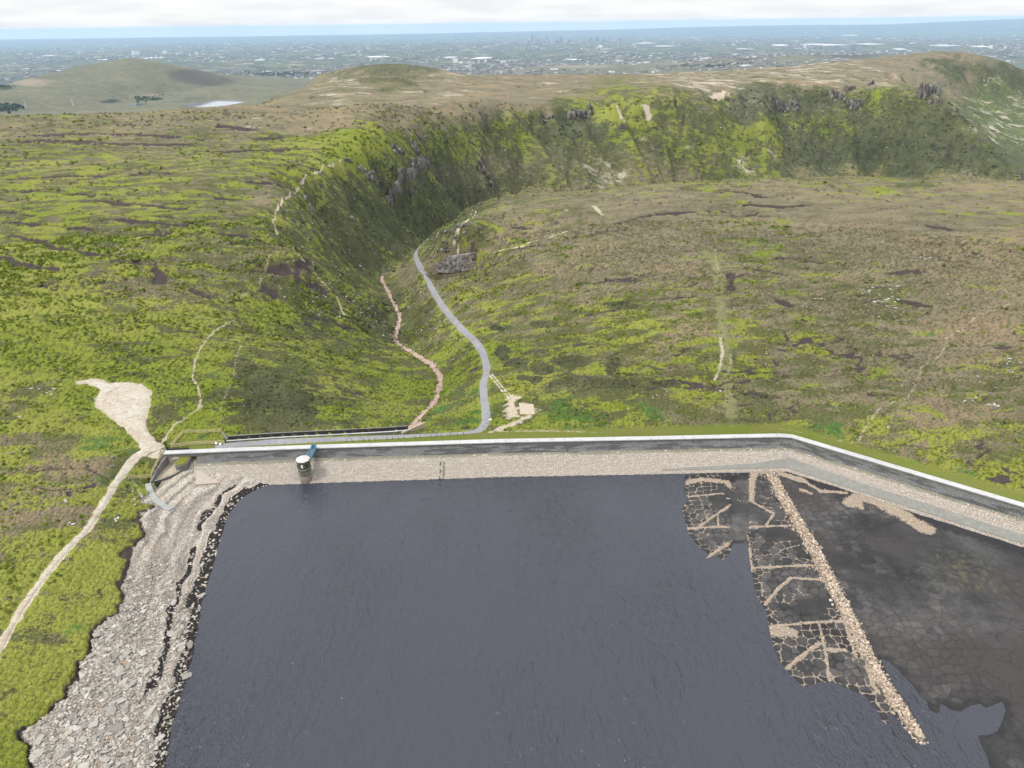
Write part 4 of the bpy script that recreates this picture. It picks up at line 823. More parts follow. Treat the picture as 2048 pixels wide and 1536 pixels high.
# ------------------------------------------------------------------ small mesh builder
class MB:
    def __init__(s): s.v = []; s.f = []
    def add(s, v, f):
        n0 = len(s.v); s.v += [tuple(map(float, p)) for p in v]; s.f += [tuple(i + n0 for i in q) for q in f]; return s
    def box(s, c, size, rz=0., rx=0., ry=0.):
        sx, sy, sz = size[0] / 2, size[1] / 2, size[2] / 2
        M = Matrix.Translation(Vector(c)) @ Matrix.Rotation(rz, 4, 'Z') @ Matrix.Rotation(ry, 4, 'Y') @ Matrix.Rotation(rx, 4, 'X')
        v = [M @ Vector((a * sx, b * sy, d * sz)) for a in (-1, 1) for b in (-1, 1) for d in (-1, 1)]
        return s.add(v, [(0, 1, 3, 2), (4, 6, 7, 5), (0, 4, 5, 1), (2, 3, 7, 6), (0, 2, 6, 4), (1, 5, 7, 3)])
    def bar(s, a, b, w, h=None):
        a, b = Vector(a), Vector(b); d = b - a; L = d.length; h = h or w
        q = d.to_track_quat('X', 'Z').to_matrix().to_4x4(); M = Matrix.Translation((a + b) / 2) @ q
        v = [M @ Vector((x * L / 2, y * w / 2, z * h / 2)) for x in (-1, 1) for y in (-1, 1) for z in (-1, 1)]
        return s.add(v, [(0, 1, 3, 2), (4, 6, 7, 5), (0, 4, 5, 1), (2, 3, 7, 6), (0, 2, 6, 4), (1, 5, 7, 3)])
    def lathe(s, prof, n=24, c=(0, 0, 0), rot=0., cap=True):
        v = []; f = []
        for r, z in prof:
            for k in range(n):
                a = rot + 2 * math.pi * k / n; v.append((c[0] + r * math.cos(a), c[1] + r * math.sin(a), c[2] + z))
        for j in range(len(prof) - 1):
            for k in range(n): f.append((j * n + k, j * n + (k + 1) % n, (j + 1) * n + (k + 1) % n, (j + 1) * n + k))
        if cap: f.append(tuple(range(n))[::-1]); f.append(tuple((len(prof) - 1) * n + k for k in range(n)))
        return s.add(v, f)
    def sweep(s, path, prof, nrm, closed=True, cap=True):
        """profile (offset along the normal, z) swept along a path of (x, y) with normals; z may be a function of the index"""
        n_, m = len(path), len(prof); v = []; f = []
        for i in range(n_):
            for d, z in prof: v.append((path[i][0] + nrm[i][0] * d, path[i][1] + nrm[i][1] * d, z + (path[i][2] if len(path[i]) > 2 else 0)))
        mm = m if closed else m - 1
        for i in range(n_ - 1):
            for k in range(mm): f.append((i * m + k, i * m + (k + 1) % m, (i + 1) * m + (k + 1) % m, (i + 1) * m + k))
        if closed and cap: f.append(tuple(range(m))[::-1]); f.append(tuple((n_ - 1) * m + k for k in range(m)))
        return s.add(v, f)
    def mesh(s, name, smooth=False):
        me = bpy.data.meshes.new(name); me.from_pydata(s.v, [], s.f); me.validate(); 
        import bmesh
        bm = bmesh.new(); bm.from_mesh(me); bmesh.ops.recalc_face_normals(bm, faces=bm.faces); bm.to_mesh(me); bm.free()
        if smooth: me.polygons.foreach_set('use_smooth', np.ones(len(me.polygons), bool))
        me.update(); return me
    def build(s, name, mat, parent=None, smooth=False, **props): return link(name, s.mesh(name, smooth), mat, parent, **props)
def thing(name, label, cat, loc=(0, 0, 0), group=None):
    o = bpy.data.objects.new(name, None); COL.objects.link(o); o.location = loc; o.empty_display_size = .5; o['label'] = label; o['category'] = cat
    if group: o['group'] = group
    return o
def normals2(path):
    path = np.asarray(path, float); t = np.gradient(path[:, :2], axis=0); t /= np.linalg.norm(t, axis=1)[:, None] + 1e-9
    return np.stack([t[:, 1], -t[:, 0]], 1)
def gz(x, y): return float(ground(np.array([x]), np.array([y]))[0])
def gzs(a): a = np.asarray(a, float); return ground(a[:, 0], a[:, 1])

# ------------------------------------------------------------------ roads and tracks (thin sheets laid on the graded ground)
def strip(name, path, width, mat, lift=.1, nacross=4, label='', wob=0., zsm=7):
    path = np.asarray(path, float); nr = normals2(path); w = np.asarray(width) * np.ones(len(path))
    off = np.linspace(-1, 1, nacross + 1)
    wl_ = w + wob * (fbm(path[:, 0] / 2.5, path[:, 1] / 2.5, 301, 2) - .5); wr_ = w + wob * (fbm(path[:, 0] / 2.5, path[:, 1] / 2.5, 307, 2) - .5)
    xs = np.stack([path[:, 0] + nr[:, 0] * o_ * (wr_ if o_ > 0 else wl_) for o_ in off], 1); ys = np.stack([path[:, 1] + nr[:, 1] * o_ * (wr_ if o_ > 0 else wl_) for o_ in off], 1)
    zs = ground(xs, ys)
    if zsm > 1:
        kk = np.ones(zsm) / zsm; zs = np.stack([np.convolve(np.pad(zs[:, j], zsm // 2, mode='edge'), kk, 'valid') for j in range(zs.shape[1])], 1)
    zs = zs + lift; zs[:, 0] -= lift * 1.6; zs[:, -1] -= lift * 1.6
    V = np.stack([xs, ys, zs], -1).reshape(-1, 3); m = nacross + 1; i = np.arange(len(path) - 1)[:, None] * m + np.arange(nacross)
    me = new_mesh(name, V, np.stack([i, i + 1, i + m + 1, i + m], -1).reshape(-1, 4)); return link(name, me, mat, kind='structure', label=label)
strip('service_road', ROADW, np.interp(np.linspace(0, 1, len(ROADW)), [0, .08, 1], [2.0, 1.65, 1.7]), M_ROAD, .22, 4, 'narrow grey tarmac road running down the valley')
strip('gravel_track', TRACKW, np.interp(np.linspace(0, 1, len(TRACKW)), [0, .6, .85, 1], [.68, .7, 1.1, 3.0]), M_GRAVEL, .2, 4, 'pale gravel track beside the left shore', .5)
TURNW = np.interp(np.linspace(0, 1, len(TURN)), [t for t, _ in TURN_W], [w for _, w in TURN_W])
strip('turning_area', TURN, TURNW, M_GRAVEL, .24, 10, 'pale gravel turning area on the left moor', 1.0, 9)
strip('gravel_heap', LOBE, np.interp(np.linspace(0, 1, len(LOBE)), [0, .15, .5, 1], [.8, 2.2, 2.0, 3.0]), M_GRAVEL, .3, 6, 'pale gravel spur at the upper left end of the turning area', .8, 5)
for sft in (0, 1): strip('wheel_track', WHEEL[sft], .4, M_GRAVEL, .2, 2, 'pale wheel track to the concrete pad, ' + ('uphill one' if sft else 'dam side one'), 0, 5)
pc = [hit(a, b) for a, b in ((1038, 808), (1067, 808), (1070, 828), (1040, 829.5))]; pz = PAD_Z + .12
mb = MB(); mb.add([(p[0], p[1], pz) for p in pc] + [(p[0], p[1], pz - 1.5) for p in pc], [(0, 1, 2, 3), (0, 4, 5, 1), (1, 5, 6, 2), (2, 6, 7, 3), (3, 7, 4, 0)])
mb.build('concrete_pad', plain('buff_concrete', (.33, .285, .225, 1), .25, 1.2, .9, .2), kind='structure', label='square buff concrete pad beside the road bend')

# ------------------------------------------------------------------ the dam
dam = thing('dam', 'long stone-faced dam with a white coping and a bend to the right', 'dam', (float(CP_[0, 0]), float(CP_[0, 1]), 0))
def at_dam(o): o.parent = dam; o.matrix_parent_inverse = Matrix.Translation(-Vector(dam.location)); return o
sel = slice(0, len(CP_))
at_dam(MB().sweep(CP_, [(-1.62, 4.0), (-1.62, 5.5), (-.06, 5.5), (-.06, 4.62), (-.06, 4.45), (-1.0, 4.4)], CN_).build('wave_wall', M_GSTONE))
cop = MB().sweep(CP_, [(-1.8, 5.5), (-1.8, 5.74), (-1.74, 5.8), (.04, 5.8), (.1, 5.74), (.1, 5.5)], CN_); at_dam(cop.build('coping', M_CONC))
x_face = P(380, 925, 4.2)[0]; i0 = int(np.argmax(CP_[:, 0] > x_face))
arc = np.concatenate([[0], np.cumsum(np.linalg.norm(np.diff(CP_, axis=0), axis=1))])
at_dam(MB().sweep(CP_[i0:], [(-.1, 4.66), (10.9, -.84), (10.9, -2.5), (-.1, 2.5)], CN_[i0:]).build('face_bedding', M_BLACKSTONE))
a_bend = arc[int(np.argmin(np.hypot(CP_[:, 0] - CREST[-3][0], CP_[:, 1] - CREST[-3][1])))]
ib_ = int(np.argmin(abs(arc - a_bend)))
# stone pitching on the water face
def crest_at(s): return np.stack([np.interp(s, arc, CP_[:, 0]), np.interp(s, arc, CP_[:, 1])], -1), np.stack([np.interp(s, arc, CN_[:, 0]), np.interp(s, arc, CN_[:, 1])], -1)
Vs, Fs, Ts = [], [], []; nv = 0; SL = math.sqrt(5.)
s_top = 0.
course = 0
while s_top < 11.6:
    hgt = float(RNG.uniform(.25, .36)); zmid = 4.7 - (s_top + hgt / 2) / SL
    L0 = arc[i0] + .1; L1 = arc[-1] - .1; lens = RNG.uniform(.32, .85, int((L1 - L0) / .45) + 10); e = L0 + np.concatenate([[0], np.cumsum(lens)]); e = e[e < L1]
    a, b = e[:-1] + .02, e[1:] - .03; n_ = len(a); pr = RNG.uniform(.02, .10, n_) * (1.0 if zmid < 3.5 else .8); ga = .02
    c4 = []
    for s_, dd in ((a, s_top + ga), (b, s_top + ga), (b, s_top + hgt - ga), (a, s_top + hgt - ga)):
        p, nn = crest_at(s_); d_ = dd * 2 / SL; z_ = 4.7 - dd / SL
        c4.append((p + nn * d_, nn, z_))
    top, bot = [], []
    for p, nn, z_ in c4:
        up_ = np.stack([nn[:, 0] / SL, nn[:, 1] / SL, np.full(n_, 2 / SL)], 1); base = np.concatenate([p, np.full((n_, 1), z_)], 1)
        top.append(base + up_ * pr[:, None]); bot.append(base - up_ * .12)
    cen = sum(top) / 4; top = [cen + (t - cen) * .93 for t in top]
    Vv = np.stack(top + bot, 1).reshape(-1, 3); i = nv + np.arange(n_)[:, None] * 8
    Fs.append(np.concatenate([i + np.array([[0, 1, 2, 3]]), i + np.array([[0, 4, 5, 1]]), i + np.array([[1, 5, 6, 2]]), i + np.array([[2, 6, 7, 3]]), i + np.array([[3, 7, 4, 0]])])); Vs.append(Vv); nv += len(Vv)
    u = RNG.random(n_); zz_ = zmid + (fbm(a / 9, a * 0 + course * .3, 401, 2) - .5) * .3
    kgrey, kkh, kbe = np.array([.135, .136, .136]), np.array([.205, .195, .15]), np.array([.335, .298, .258])
    w1 = sstep(3.45, 3.6, zz_)[:, None]; w2 = sstep(2.9, 3.3, zz_)[:, None]
    c = kbe * (1 - w2) + kkh * w2; c = c * (1 - w1) + kgrey * w1
    c = c * (.86 + .28 * u)[:, None]; v2 = RNG.random(n_); c = np.where((v2 < .02)[:, None] & (zz_ < 3.4)[:, None], np.array([.31, .235, .165]), c); c = np.where((v2 > .97)[:, None] & (zz_ < 3.4)[:, None], np.array([.42, .39, .36]), c)
    gdark = sstep(.45, .62, fbm(a / 4, a * 0 + course * .5, 409, 2))[:, None] * w1; c = c * (1 - .45 * gdark)
    Ts.append(np.repeat(np.concatenate([c, np.ones((n_, 1))], 1), 8, 0)); s_top += hgt; course += 1
me = new_mesh('face_stones', np.concatenate(Vs), np.concatenate(Fs), False); put_attr(me, 'tint', np.concatenate(Ts)); at_dam(link('face_stones', me, M_TINT, kind='stuff'))
# smooth grey toe along the right arm
wtoe = np.interp(arc[ib_ - 38:], [arc[ib_ - 38], arc[ib_ - 12], arc[ib_], arc[ib_ + 20], arc[-1]], [.15, 1.2, 3.0, 2.2, 1.8])
vv, ff = [], []
for k in range(len(wtoe)):
    p, nn = CP_[ib_ - 38 + k], CN_[ib_ - 38 + k]
    for d_ in (8.4 - wtoe[k], 8.6):
        z_ = 4.7 - d_ / 2 + .2; vv.append((p[0] + nn[0] * d_, p[1] + nn[1] * d_, z_))
    if k: ff.append((2 * k - 2, 2 * k - 1, 2 * k + 1, 2 * k))
at_dam(MB().add(vv, ff).build('toe_apron', plain('grey_apron', (.165, .165, .15, 1), .2, .9, .85, .3)))

# ------------------------------------------------------------------ spillway at the left end of the dam
sp = thing('spillway_basin', 'stone spillway basin with a curved weir at the left end of the dam', 'spillway', tuple(P(330, 945, 2.2)))
def under(o, root): o.parent = root; o.matrix_parent_inverse = Matrix.Translation(-Vector(root.location)); return o
weir = catmull(np.array([P(301, 963, 2.7), P(322, 957.5, 2.7), P(342, 950, 2.7), P(358, 941, 2.7), P(374, 927, 2.9)])[:, :2], .5)
under(MB().sweep(weir, [(-.25, 1.2), (-.25, 2.62), (.35, 2.62), (.35, 1.2)], normals2(weir)).build('weir', M_DSTONE), sp)
under(MB().sweep(weir, [(-.32, 2.622), (-.32, 2.74), (.42, 2.74), (.42, 2.622)], normals2(weir)).build('weir_coping', M_CRAG), sp)
lw = np.array([P(333, 911, 4.9), P(322, 925, 4.6), P(311, 943, 4.0), P(301, 963, 3.3)])
v, f = [], []
nl = normals2(lw)
for k in range(len(lw)):
    for d_, zt in ((-.3, 1.0), (-.3, lw[k][2]), (.3, lw[k][2]), (.3, 1.0)): v.append((lw[k][0] + nl[k][0] * d_, lw[k][1] + nl[k][1] * d_, zt))
    if k: f += [(4 * k - 4 + j, 4 * k - 4 + (j + 1) % 4, 4 * k + (j + 1) % 4, 4 * k + j) for j in range(4)]
f += [(0, 1, 2, 3), tuple(4 * (len(lw) - 1) + j for j in range(4))]
under(MB().add(v, f).build('side_wall', M_GSTONE), sp)
fl = [P(334, 913, 2.3)] + [P(a, b, 2.3) for a, b in ((303, 961), (322, 956), (342, 949), (358, 940), (373, 928))] + [P(380, 905, 2.3), P(334, 903, 2.3)]
under(MB().add([(p[0], p[1], 2.32) for p in fl], [tuple(range(len(fl)))]).build('basin_floor', plain('silty_floor', (.30, .26, .20, 1), .3, .8, .9, .3, dirt=(.10, .09, .035, 1))), sp)
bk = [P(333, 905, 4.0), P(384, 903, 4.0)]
under(MB().bar((bk[0][0] + .0, bk[0][1] + 1.2, 3.2), (bk[1][0], bk[1][1] + 1.2, 3.2), .3, 2.6).build('culvert_shade', M_DARK), sp)  # near-black bar stands in for the shade inside the opening under the crest
pr_c = P(366, 918, 4.5); pier = []
for k in range(15):
    a = math.pi * k / 14; pier.append((pr_c[0] - 1.75 * math.cos(a), pr_c[1] - 1.4 - 1.75 * math.sin(a)))
pier += [(pr_c[0] + 1.75, pr_c[1] + 3.2), (pr_c[0] - 1.75, pr_c[1] + 3.2)]
m = len(pier)
def prism(pl, z0_, z1_, s=1.0):
    cx, cy = sum(p[0] for p in pl) / len(pl), sum(p[1] for p in pl) / len(pl); q = [(cx + (p[0] - cx) * s, cy + (p[1] - cy) * s) for p in pl]; k_ = len(q)
    return MB().add([(p[0], p[1], z0_) for p in q] + [(p[0], p[1], z1_) for p in q], [tuple(range(k_))[::-1], tuple(range(k_, 2 * k_))] + [(i, (i + 1) % k_, k_ + (i + 1) % k_, k_ + i) for i in range(k_)])
pi_o = under(prism(pier, 1.0, 4.25).build('pier', M_GSTONE), sp)
gt = prism(pier, 4.2, 4.42, .84).build('grass_top', M_GRASS, pi_o)
# grey concrete edging that runs from the weir down the bank
edg = catmull(np.array([hit(a, b) for a, b in ((298, 966), (299, 980), (310, 998), (326, 1012), (342, 1021))]), .8)
zt = gzs(edg)
ee = MB(); ne = normals2(edg)
ee.sweep([(edg[k][0], edg[k][1], zt[k]) for k in range(len(edg))], [(-.75, -.6), (-.75, .22), (.75, .22), (.75, -.6)], ne)
under(ee.build('bank_edging', plain('edging_concrete', (.24, .25, .24, 1), .2, 1., .85, .2)), sp)
tri = [hit(a, b) for a, b in ((392, 938), (440, 968), (392, 972))]
under(MB().add([(p[0], p[1], p[2] + z_) for z_ in (.45, -.5) for p in tri], [(0, 1, 2), (0, 3, 4, 1), (1, 4, 5, 2), (2, 5, 3, 0)]).build('apron_slab', M_LSTONE), sp)

# ------------------------------------------------------------------ valve tower and its footbridge
tb = P(613, 961.5, 0.0); TX, TY = float(tb[0]), float(tb[1])
tw_ = thing('valve_tower', 'squat octagonal stone valve tower with a pale roof standing in the water', 'tower', (TX, TY, 0))
rot8 = math.radians(22.5)
MB().lathe([(1.88, -6), (1.86, .0), (1.83, 2.35)], 32).build('shaft', M_SHAFT, tw_, True)
MB().lathe([(1.87, 2.34), (1.88, 3.1)], 32).build('upper_shaft', M_MSTONE, tw_, True)
MB().lathe([(1.9, 3.09), (2.05, 3.16), (2.05, 3.38), (1.92, 3.45)], 32).build('band', M_MSTONE, tw_)
MB().lathe([(1.92, 3.44), (1.92, 3.84)], 32).build('neck', M_DSTONE, tw_, True)
MB().lathe([(1.95, 3.83), (2.16, 3.95), (2.16, 4.2), (2.02, 4.28)], 8, rot=rot8).build('band', M_MSTONE, tw_)
MB().lathe([(2.04, 4.27), (2.04, 6.35)], 8, rot=rot8).build('house', M_DSTONE, tw_)
MB().lathe([(2.08, 6.34), (2.28, 6.42), (2.28, 6.6), (2.2, 6.62)], 8, rot=rot8).build('cornice', M_MSTONE, tw_)
MB().lathe([(2.22, 6.61), (2.12, 6.7), (.05, 7.5)], 8, rot=rot8).build('roof', M_SLATE, tw_)
ap = 2.04 * math.cos(math.pi / 8)
for k in range(8):
    a = rot8 + math.pi / 8 + k * math.pi / 4; cx, cy = math.cos(a), math.sin(a)
    if k == 2: continue
    for sgn in (-1, 1): pass
    wmat = M_WHITE if k == 5 else M_DARK
    fr = MB(); fr.box((cx * (ap + .02), cy * (ap + .02), 5.35), (.06, .78, 1.15), a); o = fr.build('window_surround', M_MSTONE if k == 5 else M_DSTONE, tw_)
    MB().box((cx * (ap + .045), cy * (ap + .045), 5.35), (.06, .5, .9), a).build('window', wmat, o)
tw_.scale = (.9, .9, 1.1)
fb = thing('footbridge', 'blue iron footbridge from the dam crest to the valve tower', 'bridge', (TX, TY + 2, 5.4))
i_br = int(np.argmin(abs(CP_[:, 0] - (P(627, 896, ZC)[0])))); b1 = Vector((CP_[i_br, 0], CP_[i_br, 1] + .2, 5.75)); b0 = Vector((TX + .35, TY + 1.75, 5.3)); dr_ = (b1 - b0).normalized(); sd2 = Vector((dr_.y, -dr_.x, 0)).normalized()
def fbb(mbx, name, mat=M_BLUE, par=fb): return under(mbx.build(name, mat), fb)
fbb(MB().bar(b0, b1, 1.1, .08), 'deck', M_GSTONE)
for sg in (-1, 1):
    o_ = sd2 * (.6 * sg)
    fbb(MB().bar(b0 + o_ + Vector((0, 0, -.12)), b1 + o_ + Vector((0, 0, -.12)), .12, .34), 'girder')
    fbb(MB().bar(b0 + o_ + Vector((0, 0, 1.05)), b1 + o_ + Vector((0, 0, 1.05)), .1, .1), 'handrail')
    L_ = (b1 - b0).length; nb = 7
    for k in range(nb + 1):
        p = b0 + dr_ * (L_ * k / nb) + o_; fbb(MB().bar(p, p + Vector((0, 0, 1.05)), .09, .09), 'baluster')
    for k in range(nb):
        p = b0 + dr_ * (L_ * k / nb) + o_; q = b0 + dr_ * (L_ * (k + 1) / nb) + o_ + Vector((0, 0, 1.0)); fbb(MB().bar(p, q, .06, .06), 'brace')
gp = b1 + dr_ * -.6
fbb(MB().box((gp.x, gp.y, gp.z + .75), (1.25, .08, 1.5), math.atan2(sd2.y, sd2.x)), 'gate')
gp = b0 + dr_ * 1.2
fbb(MB().box((gp.x - .55, gp.y, gp.z + .6), (.5, .9, 1.2), math.atan2(sd2.y, sd2.x)), 'cabinet')

# ------------------------------------------------------------------ timber fences
ub = MB().box((0, 0, 0), (1, 1, 1)).mesh('rail_piece'); ub.materials.append(M_WOOD)
def piece(name, root, a, b, w, h):
    a, b = Vector(a), Vector(b); d = b - a; o = bpy.data.objects.new(name, ub); COL.objects.link(o); o.parent = root
    q = d.to_track_quat('X', 'Z'); o.matrix_world = Matrix.LocRotScale((a + b) / 2, q, Vector((d.length, w, h))); o.matrix_parent_inverse = Matrix.Translation(-Vector(root.location)); return o
def timber_fence(poly, label, h=1.15, rails=3, close=False, gap=2.4):
    poly = np.asarray(poly, float); poly = np.vstack([poly, poly[:1]]) if close else poly
    root = thing('timber_fence', label, 'fence', tuple(poly[0]), 'timber fences at the left end of the dam')
    for a, b in zip(poly[:-1], poly[1:]):
        L_ = np.linalg.norm((b - a)[:2]); k_ = max(1, round(L_ / gap)); q = [a + (b - a) * t / k_ for t in range(k_ + 1)]
        zs = [max(gz(p[0], p[1]), p[2] - .4) for p in q]
        for i, p in enumerate(q[:-1] if True else q): piece('post', root, (p[0], p[1], zs[i] - .3), (p[0], p[1], zs[i] + h + .08), .15, .15)
        for i in range(k_):
            for r_ in range(rails):
                hh = h * (r_ + .75) / (rails - .1); piece('rail', root, (q[i][0], q[i][1], zs[i] + hh), (q[i + 1][0], q[i + 1][1], zs[i + 1] + hh), .07, .16)
    p = poly[-1]
    if not close: piece('post', root, (p[0], p[1], gz(p[0], p[1]) - .3), (p[0], p[1], gz(p[0], p[1]) + h + .08), .15, .15)
    return root
timber_fence([ENCL[2], ENCL[3], ENCL[0], ENCL[1]], 'post and rail fence round the grass plot behind the dam crest')
timber_fence([P(322, 911, 5.0), P(313, 928, 4.8), P(302, 950, 4.2)], 'post and rail fence along the spillway side wall')
timber_fence([P(303, 953, 4.2), P(280, 955, 4.6), P(258, 958, 5.0)], 'short post and rail fence between spillway and gravel track')

# ------------------------------------------------------------------ stone channel behind the road
ch = thing('stone_channel', 'dark stone water channel with a pale coping behind the road', 'channel', tuple(CHAN[0]))
nc = normals2(CHAN); cz = CHAN[:, 2]
path3 = [(p[0], p[1], p[2]) for p in CHAN]
under(MB().sweep(path3, [(.95, -2.6), (.95, .12), (1.25, .12), (1.25, -2.6)], nc).build('front_wall', M_GSTONE), ch)
under(MB().sweep(path3, [(.9, .121), (.9, .27), (1.3, .27), (1.3, .121)], nc).build('front_coping', M_CONC), ch)
under(MB().sweep(path3, [(-1.25, -2.6), (-1.25, .45), (-.9, .45), (-.9, -2.6)], nc).build('back_wall', M_BLACKSTONE), ch)
under(MB().sweep(path3, [(-1.3, .451), (-1.3, .56), (-.88, .56), (-.88, .451)], nc).build('back_coping', M_GSTONE), ch)
under(MB().sweep(path3, [(-.92, -2.4), (-.92, -1.7), (.96, -1.7), (.96, -2.4)], nc).build('channel_floor', M_DARK), ch)
under(MB().bar(tuple(P(444, 866, 5.2)), tuple(P(455, 880, 5.2)), .5, 1.1).build('end_wall', M_GSTONE), ch)
for a, b in (((790, 861.5), (804, 866)), ((804, 866), (850, 846))):
    pa, pb = P(a[0], a[1], 4.2), P(b[0], b[1], 3.6); under(MB().bar(tuple(pa - [0, 0, .5]), tuple(pb - [0, 0, .5]), .4, 1.6).build('outfall_wall', plain('sandy_wall', (.38, .33, .24, 1), .2, 2., .9, .3)), ch)
ow = [P(812, 862, 2.6), P(845, 848, 1.4), P(842, 842, 1.4), P(815, 852, 2.6)]
under(MB().add([tuple(p) for p in ow], [(0, 1, 2, 3)]).build('outfall_bed', plain('wet_rust_stone', (.30, .20, .17, 1), .4, 1.2, .6, .4)), ch)

# ------------------------------------------------------------------ level gauge on the dam face, float, roadside posts, sheep, standing stone
def face_pt(px, py):
    d = rayv(px, py); best = None
    for t in np.linspace(150, 320, 6000):
        p = d * t + np.array([0, 0, CAM_H]); i = int(np.argmin(abs(CP_[:, 0] - p[0]))); dd = (p[0] - CP_[i, 0]) * CN_[i, 0] + (p[1] - CP_[i, 1]) * CN_[i, 1]
        if p[2] < 4.7 - dd / 2: return p
ga, gb = face_pt(888, 925), face_pt(886.5, 957)
gg = thing('gauge_strip', 'long thin level gauge strip running down the dam face', 'gauge', tuple(gb))
under(MB().bar(ga + [0, 0, .3], gb + [0, 0, .3], .14, .34).build('strip', M_MSTONE), gg)
for k in range(5):
    p = gb + (ga - gb) * (k + .5) / 5; under(MB().box((p[0], p[1], p[2] + .12), (.3, .2, .3)).build('bracket', M_DARK), gg)
for (a, b), lb in zip(((881, 929.5), (881, 944.5)), ('upper dark gauge post beside the long strip on the dam face', 'middle dark gauge post beside the long strip on the dam face')):
    p = face_pt(a, b); g = thing('gauge_post', lb, 'post', tuple(p), 'gauge posts on the dam face')
    MB().box((0, 0, .45), (.16, .12, 1.1)).build('post', M_DARK, g); MB().box((0, -.08, .65), (.24, .05, .6)).build('plate', M_BLACKSTONE, g); MB().box((0, 0, .05), (.5, .4, .16)).build('foot', M_GSTONE, g)
p = P(878.5, 959.5, 0.); g = thing('gauge_post', 'lowest black gauge post standing at the water edge', 'post', tuple(p), 'gauge posts on the dam face')
MB().box((0, 0, .3), (.16, .14, 1.9)).build('post', M_DARK, g); MB().box((.12, -.02, .1), (.4, .35, .6)).build('foot', M_DARK, g)
p = P(879.5, 968.5, 0.); MB().lathe([(.02, -.12), (.2, -.05), (.24, .06), (.14, .2), (.02, .24)], 10, c=(0, 0, 0)).build('float_buoy', M_DARK, None, True, label='small black float in the water below the gauge posts', category='buoy').location = tuple(p)
k_ = 0
ORD = ['first', 'second', 'third', 'fourth', 'fifth', 'sixth', 'seventh', 'eighth', 'ninth', 'tenth', 'eleventh', 'twelfth', 'thirteenth', 'fourteenth', 'fifteenth', 'sixteenth', 'seventeenth', 'eighteenth', 'nineteenth', 'twentieth']
pm = MB().box((0, 0, .45), (.11, .11, 1.1)); pm.box((0, -.01, .95), (.13, .13, .16)); pmesh = pm.mesh('roadside_post'); pmesh.materials.append(M_DARK)
dl = np.concatenate([[0], np.cumsum(np.linalg.norm(np.diff(ROADW[:, :2], axis=0), axis=1))]); nrd = normals2(ROADW)
i_s = int(np.argmin(abs(project(ROADW[:, 0], ROADW[:, 1], ROADW[:, 2])[0] - 690) + 1e3 * (ROADW[:, 1] > 200)))
s_ = dl[i_s]
while k_ < 17:
    i = int(np.argmin(abs(dl - s_))); px_ = project(ROADW[i, 0], ROADW[i, 1], ROADW[i, 2])[0]
    if px_ > 975 or ROADW[i, 1] > 206: break
    sgn = 1 if nrd[i, 1] < 0 else -1
    x_, y_ = ROADW[i, 0] + sgn * nrd[i, 0] * 2.1, ROADW[i, 1] + sgn * nrd[i, 1] * 2.1
    o = bpy.data.objects.new('roadside_post', pmesh); COL.objects.link(o); o.location = (x_, y_, gz(x_, y_)); o['category'] = 'post'; o['group'] = 'marker posts along the road behind the dam'
    o['label'] = ORD[k_] + ' small dark marker post from the left between road and dam crest'
    s_ += 2.2; k_ += 1
def sheep(px, py, rz, label, lying=False):
    p = hit(px, py); z_ = gz(p[0], p[1]); root = thing('sheep', label, 'sheep', (p[0], p[1], z_), 'sheep near the dam'); root.rotation_euler[2] = rz
    h0 = .28 if lying else .62
    body = MB(); n1, n2 = 12, 10; v = []; f = []
    for i in range(n1):
        t = -1 + 2 * i / (n1 - 1); rr = math.sqrt(max(0, 1 - t * t)) ** .7 * .27 * (1 + .12 * math.sin(i * 2.2)) + .01
        for j in range(n2):
            a = 2 * math.pi * j / n2; v.append((t * .55, rr * math.cos(a) * .95, h0 + rr * math.sin(a) * 1.05 + .04 * math.sin(3 * a + i)))
    f = [(i * n2 + j, i * n2 + (j + 1) % n2, (i + 1) * n2 + (j + 1) % n2, (i + 1) * n2 + j) for i in range(n1 - 1) for j in range(n2)]
    MB().add(v, f).build('body', M_WHITE, root, True)
    hd = MB(); v = []
    for i, (xx, zz, r_) in enumerate(((.45, h0 + .1, .13), (.58, h0 + .24, .12), (.68, h0 + .28, .12), (.80, h0 + .22, .085), (.88, h0 + .17, .05))):
        for j in range(8):
            a = 2 * math.pi * j / 8; v.append((xx, r_ * math.cos(a), zz + r_ * math.sin(a)))
    hd.add(v, [(i * 8 + j, i * 8 + (j + 1) % 8, (i + 1) * 8 + (j + 1) % 8, (i + 1) * 8 + j) for i in range(4) for j in range(8)] + [tuple(range(32, 40))])
    for sg in (-1, 1): hd.box((.66, sg * .15, h0 + .3), (.05, .14, .06), 0, sg * -.4)
    hd.build('head', M_DARK, root, True)
    if not lying:
        for sx in (-.36, .34):
            for sy in (-.13, .13): MB().lathe([(.045, 0), (.035, .16), (.05, .3), (.075, .46)], 7, c=(sx, sy, 0)).build('leg', M_DARK, root, True)
sheep(432.5, 888.0, 2.2, 'white dark-faced sheep by the fence corner next to the white crest')
sheep(441, 888.0, -.6, 'smaller-looking white sheep lying right of the standing one by the fence', True)
sheep(981, 839.5, .4, 'lone white sheep lying on the right edge of the road', True)
p = hit(557, 216); z_ = gz(p[0], p[1])
v = []
prof = [(.95, -.4), (1.0, .5), (.85, 1.4), (.55, 2.3), (.2, 3.0)]
MB().lathe(prof, 7).build('standing_stone', M_DARK, None, False, label='tiny dark upright stone on the far edge of the left moor', category='stone').location = (p[0], p[1], z_)
print('built objects', round(time.time() - T0, 1))
